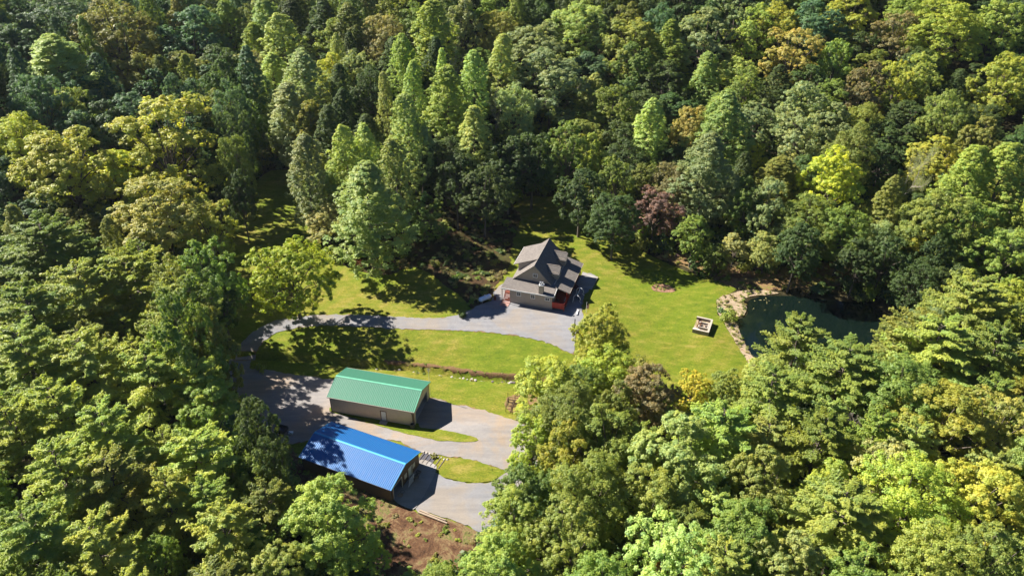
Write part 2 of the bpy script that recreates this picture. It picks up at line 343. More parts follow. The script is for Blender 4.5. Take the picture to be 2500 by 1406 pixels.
('B',2.2,74.9,4.68,16.0,'mid','mid green round-crowned tree beside the pale gravel turnaround'),
('B',0.5,70.8,4.02,15.0,'bright','rightmost of two bright green round-crowned trees beside the pale gravel turnaround'),
('B',7.6,65.9,5.09,17.0,'bright','leftmost of three bright green round-crowned trees in the bottom wood by the turnaround'),
('B',-1.0,62.6,4.50,15.0,'bright','leftmost of two bright green round-crowned trees beside the pale gravel turnaround'),
('B',11.0,59.2,4.31,17.0,'bright','second from left of three bright green round-crowned trees in the bottom wood by the turnaround'),
('F',49.0,107.0,5.52,17.0,'ever','fresh green feathery tree directly behind the pond'),
('F',68.1,107.0,6.16,19.0,'ever','leftmost of five fresh green feathery trees past the near bank of the pond'),
('F',82.3,114.9,7.16,20.0,'ever','third from left of five fresh green feathery trees past the near bank of the pond'),
('F',69.9,101.9,7.25,20.0,'ever','second from left of five fresh green feathery trees past the near bank of the pond'),
('F',53.1,98.0,7.12,18.0,'ever','fresh green feathery tree on the near bank of the pond'),
('F',41.0,93.6,6.00,17.0,'ever','rightmost of two fresh green feathery trees below the lawn and block pit'),
('F',31.0,85.6,5.66,17.0,'ever','leftmost of two fresh green feathery trees below the lawn and block pit'),
('F',79.3,101.3,4.91,20.0,'ever','rightmost of five fresh green feathery trees past the near bank of the pond'),
('B',61.9,93.6,6.57,19.0,'bright','bright green round-crowned tree past the near bank of the pond'),
('B',63.9,86.0,7.10,19.0,'yg','yellow-green round-crowned tree deep in wood below the pond'),
('B',70.9,85.9,5.32,19.0,'gold','golden round-crowned tree deep in wood below the pond'),
('D',55.4,90.6,4.09,13.0,'dead','bare dead grey tree in the wood below the pond'),
('F',44.7,83.9,5.29,17.0,'mid','mid green feathery tree in the wood below the pond'),
('B',35.7,75.0,4.67,17.0,'olive','olive round-crowned tree in the deep bottom wood'),
('F',18.6,84.5,3.60,14.0,'ever','fresh green feathery tree at the near corner of the lawn'),
('B',51.0,78.3,4.81,16.0,'tan','tan round-crowned tree in the wood below the pond'),
('F',42.9,68.3,6.46,18.0,'ever','fresh green feathery tree in the deep bottom wood'),
('B',53.1,72.3,6.64,19.0,'yg','leftmost of two yellow-green round-crowned trees in the bottom corner of the wood'),
('B',61.6,72.3,5.84,19.0,'yg','rightmost of two yellow-green round-crowned trees in the bottom corner of the wood'),
('B',59.3,63.2,4.94,18.0,'bright','rightmost of two bright green round-crowned trees in the bottom corner of the wood'),
('B',51.0,61.3,5.34,18.0,'bright','leftmost of two bright green round-crowned trees in the bottom corner of the wood'),
('B',30.7,66.6,5.12,17.0,'mid','mid green round-crowned tree in the middle of the bottom wood'),
('B',34.6,61.0,4.87,17.0,'pale','pale green round-crowned tree in the deep bottom wood'),
('F',25.8,61.0,4.63,17.0,'ever','fresh green feathery tree in the middle of the bottom wood'),
('B',42.4,58.6,4.77,17.0,'mid','mid green round-crowned tree in the deep bottom wood'),
('B',17.3,62.4,1.40,12.0,'rust','small rust-red treetop among the green crowns at the bottom'),
('B',-71.1,190.1,4.83,28.0,'teal','rightmost of seven blue-green round-crowned trees where the dark draw climbs uphill'),
('B',-77.1,203.2,5.09,28.0,'dark','second from left of four dark green round-crowned trees where the dark draw climbs uphill'),
('B',-68.1,178.2,4.37,26.0,'dark','rightmost of four dark green round-crowned trees where the dark draw climbs uphill'),
('B',-65.1,168.0,3.98,23.0,'mid','mid green round-crowned tree above the shaded grassy draw'),
('B',-80.2,216.3,5.09,27.0,'dark','third from left of four dark green round-crowned trees where the dark draw climbs uphill'),
('B',-86.1,196.0,4.94,28.0,'teal','third from left of seven blue-green round-crowned trees where the dark draw climbs uphill'),
('B',-62.1,160.2,3.43,19.0,'dark','rightmost of two dark green round-crowned trees above the shaded grassy draw'),
('F',-35.1,57.9,5.23,14.8,'olive','leftmost of two olive feathery trees below the blue-roofed building'),
('B',18.4,73.5,5.23,15.3,'bright','rightmost of three bright green round-crowned trees in the bottom wood by the turnaround'),
('F',14.3,53.4,3.72,14.2,'bright','bright green feathery tree in the bottom wood by the turnaround'),
('B',30.3,55.1,4.16,13.1,'ever','fresh green round-crowned tree in the deep bottom wood'),
('B',-30.3,63.2,4.33,14.7,'ever','fresh green round-crowned tree below the blue-roofed building'),
('F',-52.2,55.6,4.24,17.2,'mid','rightmost of two mid green feathery trees on the nearest bottom slope'),
('F',57.8,53.7,4.34,15.5,'yg','yellow-green feathery tree in the bottom corner of the wood'),
('F',23.4,69.3,3.77,13.4,'mid','mid green feathery tree in the middle of the bottom wood'),
('F',-45.2,57.5,3.77,16.5,'ever','fourth from left of five fresh green feathery trees on the nearest bottom slope'),
('F',27.7,72.8,3.99,12.6,'pale','pale green feathery tree in the middle of the bottom wood'),
('B',48.4,54.7,3.70,13.1,'mid','mid green round-crowned tree in the bottom corner of the wood'),
('F',-45.5,69.9,4.17,16.7,'ever','rightmost of five fresh green feathery trees on the nearest bottom slope'),
('F',-32.8,72.4,3.81,14.3,'olive','rightmost of two olive feathery trees below the blue-roofed building'),
('B',8.1,80.2,3.83,17.1,'yg','rightmost of three yellow-green round-crowned trees where the creek leaves the lawn'),
('F',-57.8,57.2,3.84,14.0,'mid','leftmost of two mid green feathery trees on the nearest bottom slope'),
('F',-39.8,71.4,3.84,16.4,'ever','leftmost of two fresh green feathery trees below the blue-roofed building'),
('B',43.8,76.1,4.03,15.2,'yg','yellow-green round-crowned tree in the wood below the pond'),
('F',-71.5,88.7,4.99,16.3,'mid','mid green feathery tree on the outer near slope'),
('F',38.0,86.4,3.98,13.4,'pale','pale green feathery tree below the lawn and block pit'),
('F',-71.6,104.8,5.20,15.9,'olive','rightmost of two olive feathery trees at the foot of the far hillside'),
('F',68.4,78.2,4.13,14.5,'pale','rightmost of two pale green feathery trees deep in wood below the pond'),
('F',-49.9,81.9,3.77,14.9,'ever','leftmost of three fresh green feathery trees beside the shaded gravel lot'),
('B',-77.8,156.4,6.84,12.5,'dark','leftmost of two dark green round-crowned trees above the shaded grassy draw'),
('B',65.2,66.1,3.63,12.5,'ever','fresh green round-crowned tree in the bottom corner of the wood'),
('F',57.5,81.5,3.83,17.1,'pale','leftmost of two pale green feathery trees deep in wood below the pond'),
('B',17.1,193.5,7.35,16.6,'olive','olive round-crowned tree midway up behind the lawn corner'),
('B',3.6,187.6,6.98,9.4,'grey','leftmost of three grey-green round-crowned trees in the shade just behind the house'),
('B',-83.0,187.4,7.54,20.7,'teal','fourth from left of seven blue-green round-crowned trees where the dark draw climbs uphill'),
('F',48.3,89.6,3.73,14.4,'pale','pale green feathery tree in the wood below the pond'),
('F',53.1,84.8,3.61,17.1,'bright','bright green feathery tree in the wood below the pond'),
('F',74.9,92.9,4.23,15.5,'ever','fourth from left of five fresh green feathery trees past the near bank of the pond'),
('B',-78.9,125.9,5.23,14.4,'mid','mid green round-crowned tree at the foot of the far hillside'),
('B',-16.5,178.0,6.22,14.6,'dark','leftmost of two dark green round-crowned trees uphill directly behind the house'),
('B',61.1,101.5,4.11,13.8,'mid','mid green round-crowned tree on the near bank of the pond'),
('B',-95.2,178.3,6.97,23.3,'dark','dark green round-crowned tree at the far top of the hillside'),
('B',-97.3,188.2,7.30,22.8,'teal','leftmost of seven blue-green round-crowned trees where the dark draw climbs uphill'),
('B',63.5,194.2,7.01,14.4,'grey','leftmost of four grey-green round-crowned trees directly behind the pond'),
('F',-72.9,131.7,5.16,15.9,'mid','rightmost of two mid green feathery trees above the shaded grassy draw'),
('F',-62.0,128.4,4.68,10.7,'olive','olive feathery tree around the bend of the gravel drive'),
('B',44.6,202.6,6.76,13.3,'dark','third from left of four dark green round-crowned trees high up between house and pond'),
('B',42.1,212.4,7.03,16.7,'dark','second from left of four dark green round-crowned trees high up between house and pond'),
('F',-86.1,102.9,4.34,16.3,'olive','leftmost of two olive feathery trees at the foot of the far hillside'),
('B',119.4,170.8,6.71,15.6,'dark','dark green round-crowned tree midslope past the pond end'),
('B',91.8,118.5,4.76,13.6,'yg','yellow-green round-crowned tree past the near bank of the pond'),
('F',69.3,93.1,3.63,12.5,'bright','bright green feathery tree past the near bank of the pond'),
('B',77.4,107.4,4.14,13.8,'dark','dark green round-crowned tree past the near bank of the pond'),
('B',-77.3,228.1,7.47,21.3,'olive','olive round-crowned tree atop the conical grove'),
('B',28.7,179.9,5.64,17.2,'dark','rightmost of three dark green round-crowned trees midway up behind the lawn corner'),
('B',-101.2,171.1,6.15,20.7,'teal','rightmost of five blue-green round-crowned trees at the far top of the hillside'),
('B',-101.8,147.5,5.54,13.6,'teal','blue-green round-crowned tree above the shaded grassy draw'),
('B',-111.9,177.0,6.47,23.7,'teal','third from left of five blue-green round-crowned trees at the far top of the hillside'),
('B',-106.8,184.7,6.55,21.1,'olive','leftmost of two olive round-crowned trees at the far top of the hillside'),
('B',66.2,238.5,7.59,23.1,'grey','rightmost of two grey-green round-crowned trees high up between house and pond'),
('B',73.3,112.4,4.11,16.8,'grey','leftmost of two grey-green round-crowned trees past the near bank of the pond'),
('B',94.4,180.3,6.22,13.7,'dark','fourth from left of seven dark green round-crowned trees behind the far end of the pond'),
('B',97.9,231.2,7.59,21.0,'yg','yellow-green round-crowned tree high on the slope behind the pond'),
('B',-38.4,178.7,5.52,14.0,'pale','pale green round-crowned tree midway up the conical grove'),
('B',22.5,225.5,6.80,16.0,'teal','blue-green round-crowned tree high on the slope, house side'),
('B',-105.9,214.1,7.14,23.7,'olive','leftmost of three olive round-crowned trees where the dark draw climbs uphill'),
('F',-64.5,106.9,3.72,13.3,'ever','rightmost of five fresh green feathery trees at the foot of the far hillside'),
('B',-25.9,183.8,5.50,13.4,'bright','bright green round-crowned tree uphill directly behind the house'),
('B',-86.2,222.5,7.04,22.4,'teal','sixth from left of seven blue-green round-crowned trees where the dark draw climbs uphill'),
('F',82.1,95.1,3.71,13.0,'yg','yellow-green feathery tree past the near bank of the pond'),
('B',28.4,189.5,5.65,16.4,'dark','second from left of three dark green round-crowned trees midway up behind the lawn corner'),
('B',-88.4,113.1,4.23,14.1,'olive','olive round-crowned tree at the foot of the far hillside'),
('B',-89.8,141.5,4.92,16.7,'olive','olive round-crowned tree above the shaded grassy draw'),
('B',46.9,173.7,5.28,15.2,'dark','dark green round-crowned tree midslope above the pond outlet'),
('B',88.5,173.0,5.66,13.0,'dark','second from left of seven dark green round-crowned trees behind the far end of the pond'),
('B',114.7,159.7,5.72,17.0,'olive','rightmost of two olive round-crowned trees midslope past the pond end'),
('B',-4.3,249.3,7.23,21.8,'bright','rightmost of two bright green round-crowned trees on the ridge straight above the house'),
('B',-11.3,207.9,6.01,14.6,'bright','leftmost of two bright green round-crowned trees on the ridge straight above the house'),
('B',99.2,170.9,5.70,16.6,'yg','yellow-green round-crowned tree midslope past the pond end'),
('B',91.1,110.8,4.14,16.0,'mid','mid green round-crowned tree past the near bank of the pond'),
('B',40.3,179.9,5.31,13.5,'dark','rightmost of two dark green round-crowned trees at the back edge of the lawn'),
('B',70.9,169.6,5.28,14.9,'dark','dark green round-crowned tree midslope behind the pond'),
('B',78.6,202.3,6.23,17.1,'dark','dark green round-crowned tree high on the slope behind the pond'),
('B',131.3,208.0,7.02,13.6,'dark','dark green round-crowned tree at the top corner beyond the pond'),
('F',-68.2,111.7,3.73,14.8,'mid','mid green feathery tree at the foot of the far hillside'),
('B',90.5,153.2,5.03,15.0,'dark','rightmost of seven dark green round-crowned trees behind the far end of the pond'),
('B',-88.2,232.5,7.03,22.7,'dark','leftmost of four dark green round-crowned trees where the dark draw climbs uphill'),
('B',-77.4,195.2,5.91,22.9,'olive','rightmost of three olive round-crowned trees where the dark draw climbs uphill'),
('B',85.8,105.8,3.81,13.2,'grey','rightmost of two grey-green round-crowned trees past the near bank of the pond'),
('B',51.3,244.1,6.93,22.6,'dark','rightmost of four dark green round-crowned trees high up between house and pond'),
('P',62.5,166.2,4.89,18.0,'olive','olive cone-shaped tree directly behind the pond'),
('B',97.2,208.9,6.33,16.1,'mid','mid green round-crowned tree high on the slope behind the pond'),
('B',-142.3,236.6,7.37,23.4,'teal','second from left of five blue-green round-crowned trees at the far top of the hillside'),
('B',-18.3,200.1,5.37,14.8,'mid','mid green round-crowned tree uphill directly behind the house'),
('B',99.2,187.7,5.65,14.5,'dark','fifth from left of seven dark green round-crowned trees behind the far end of the pond'),
('B',-94.0,203.2,5.96,24.8,'teal','second from left of seven blue-green round-crowned trees where the dark draw climbs uphill'),
('B',35.4,203.6,5.49,15.2,'dark','leftmost of four dark green round-crowned trees high up between house and pond'),
]
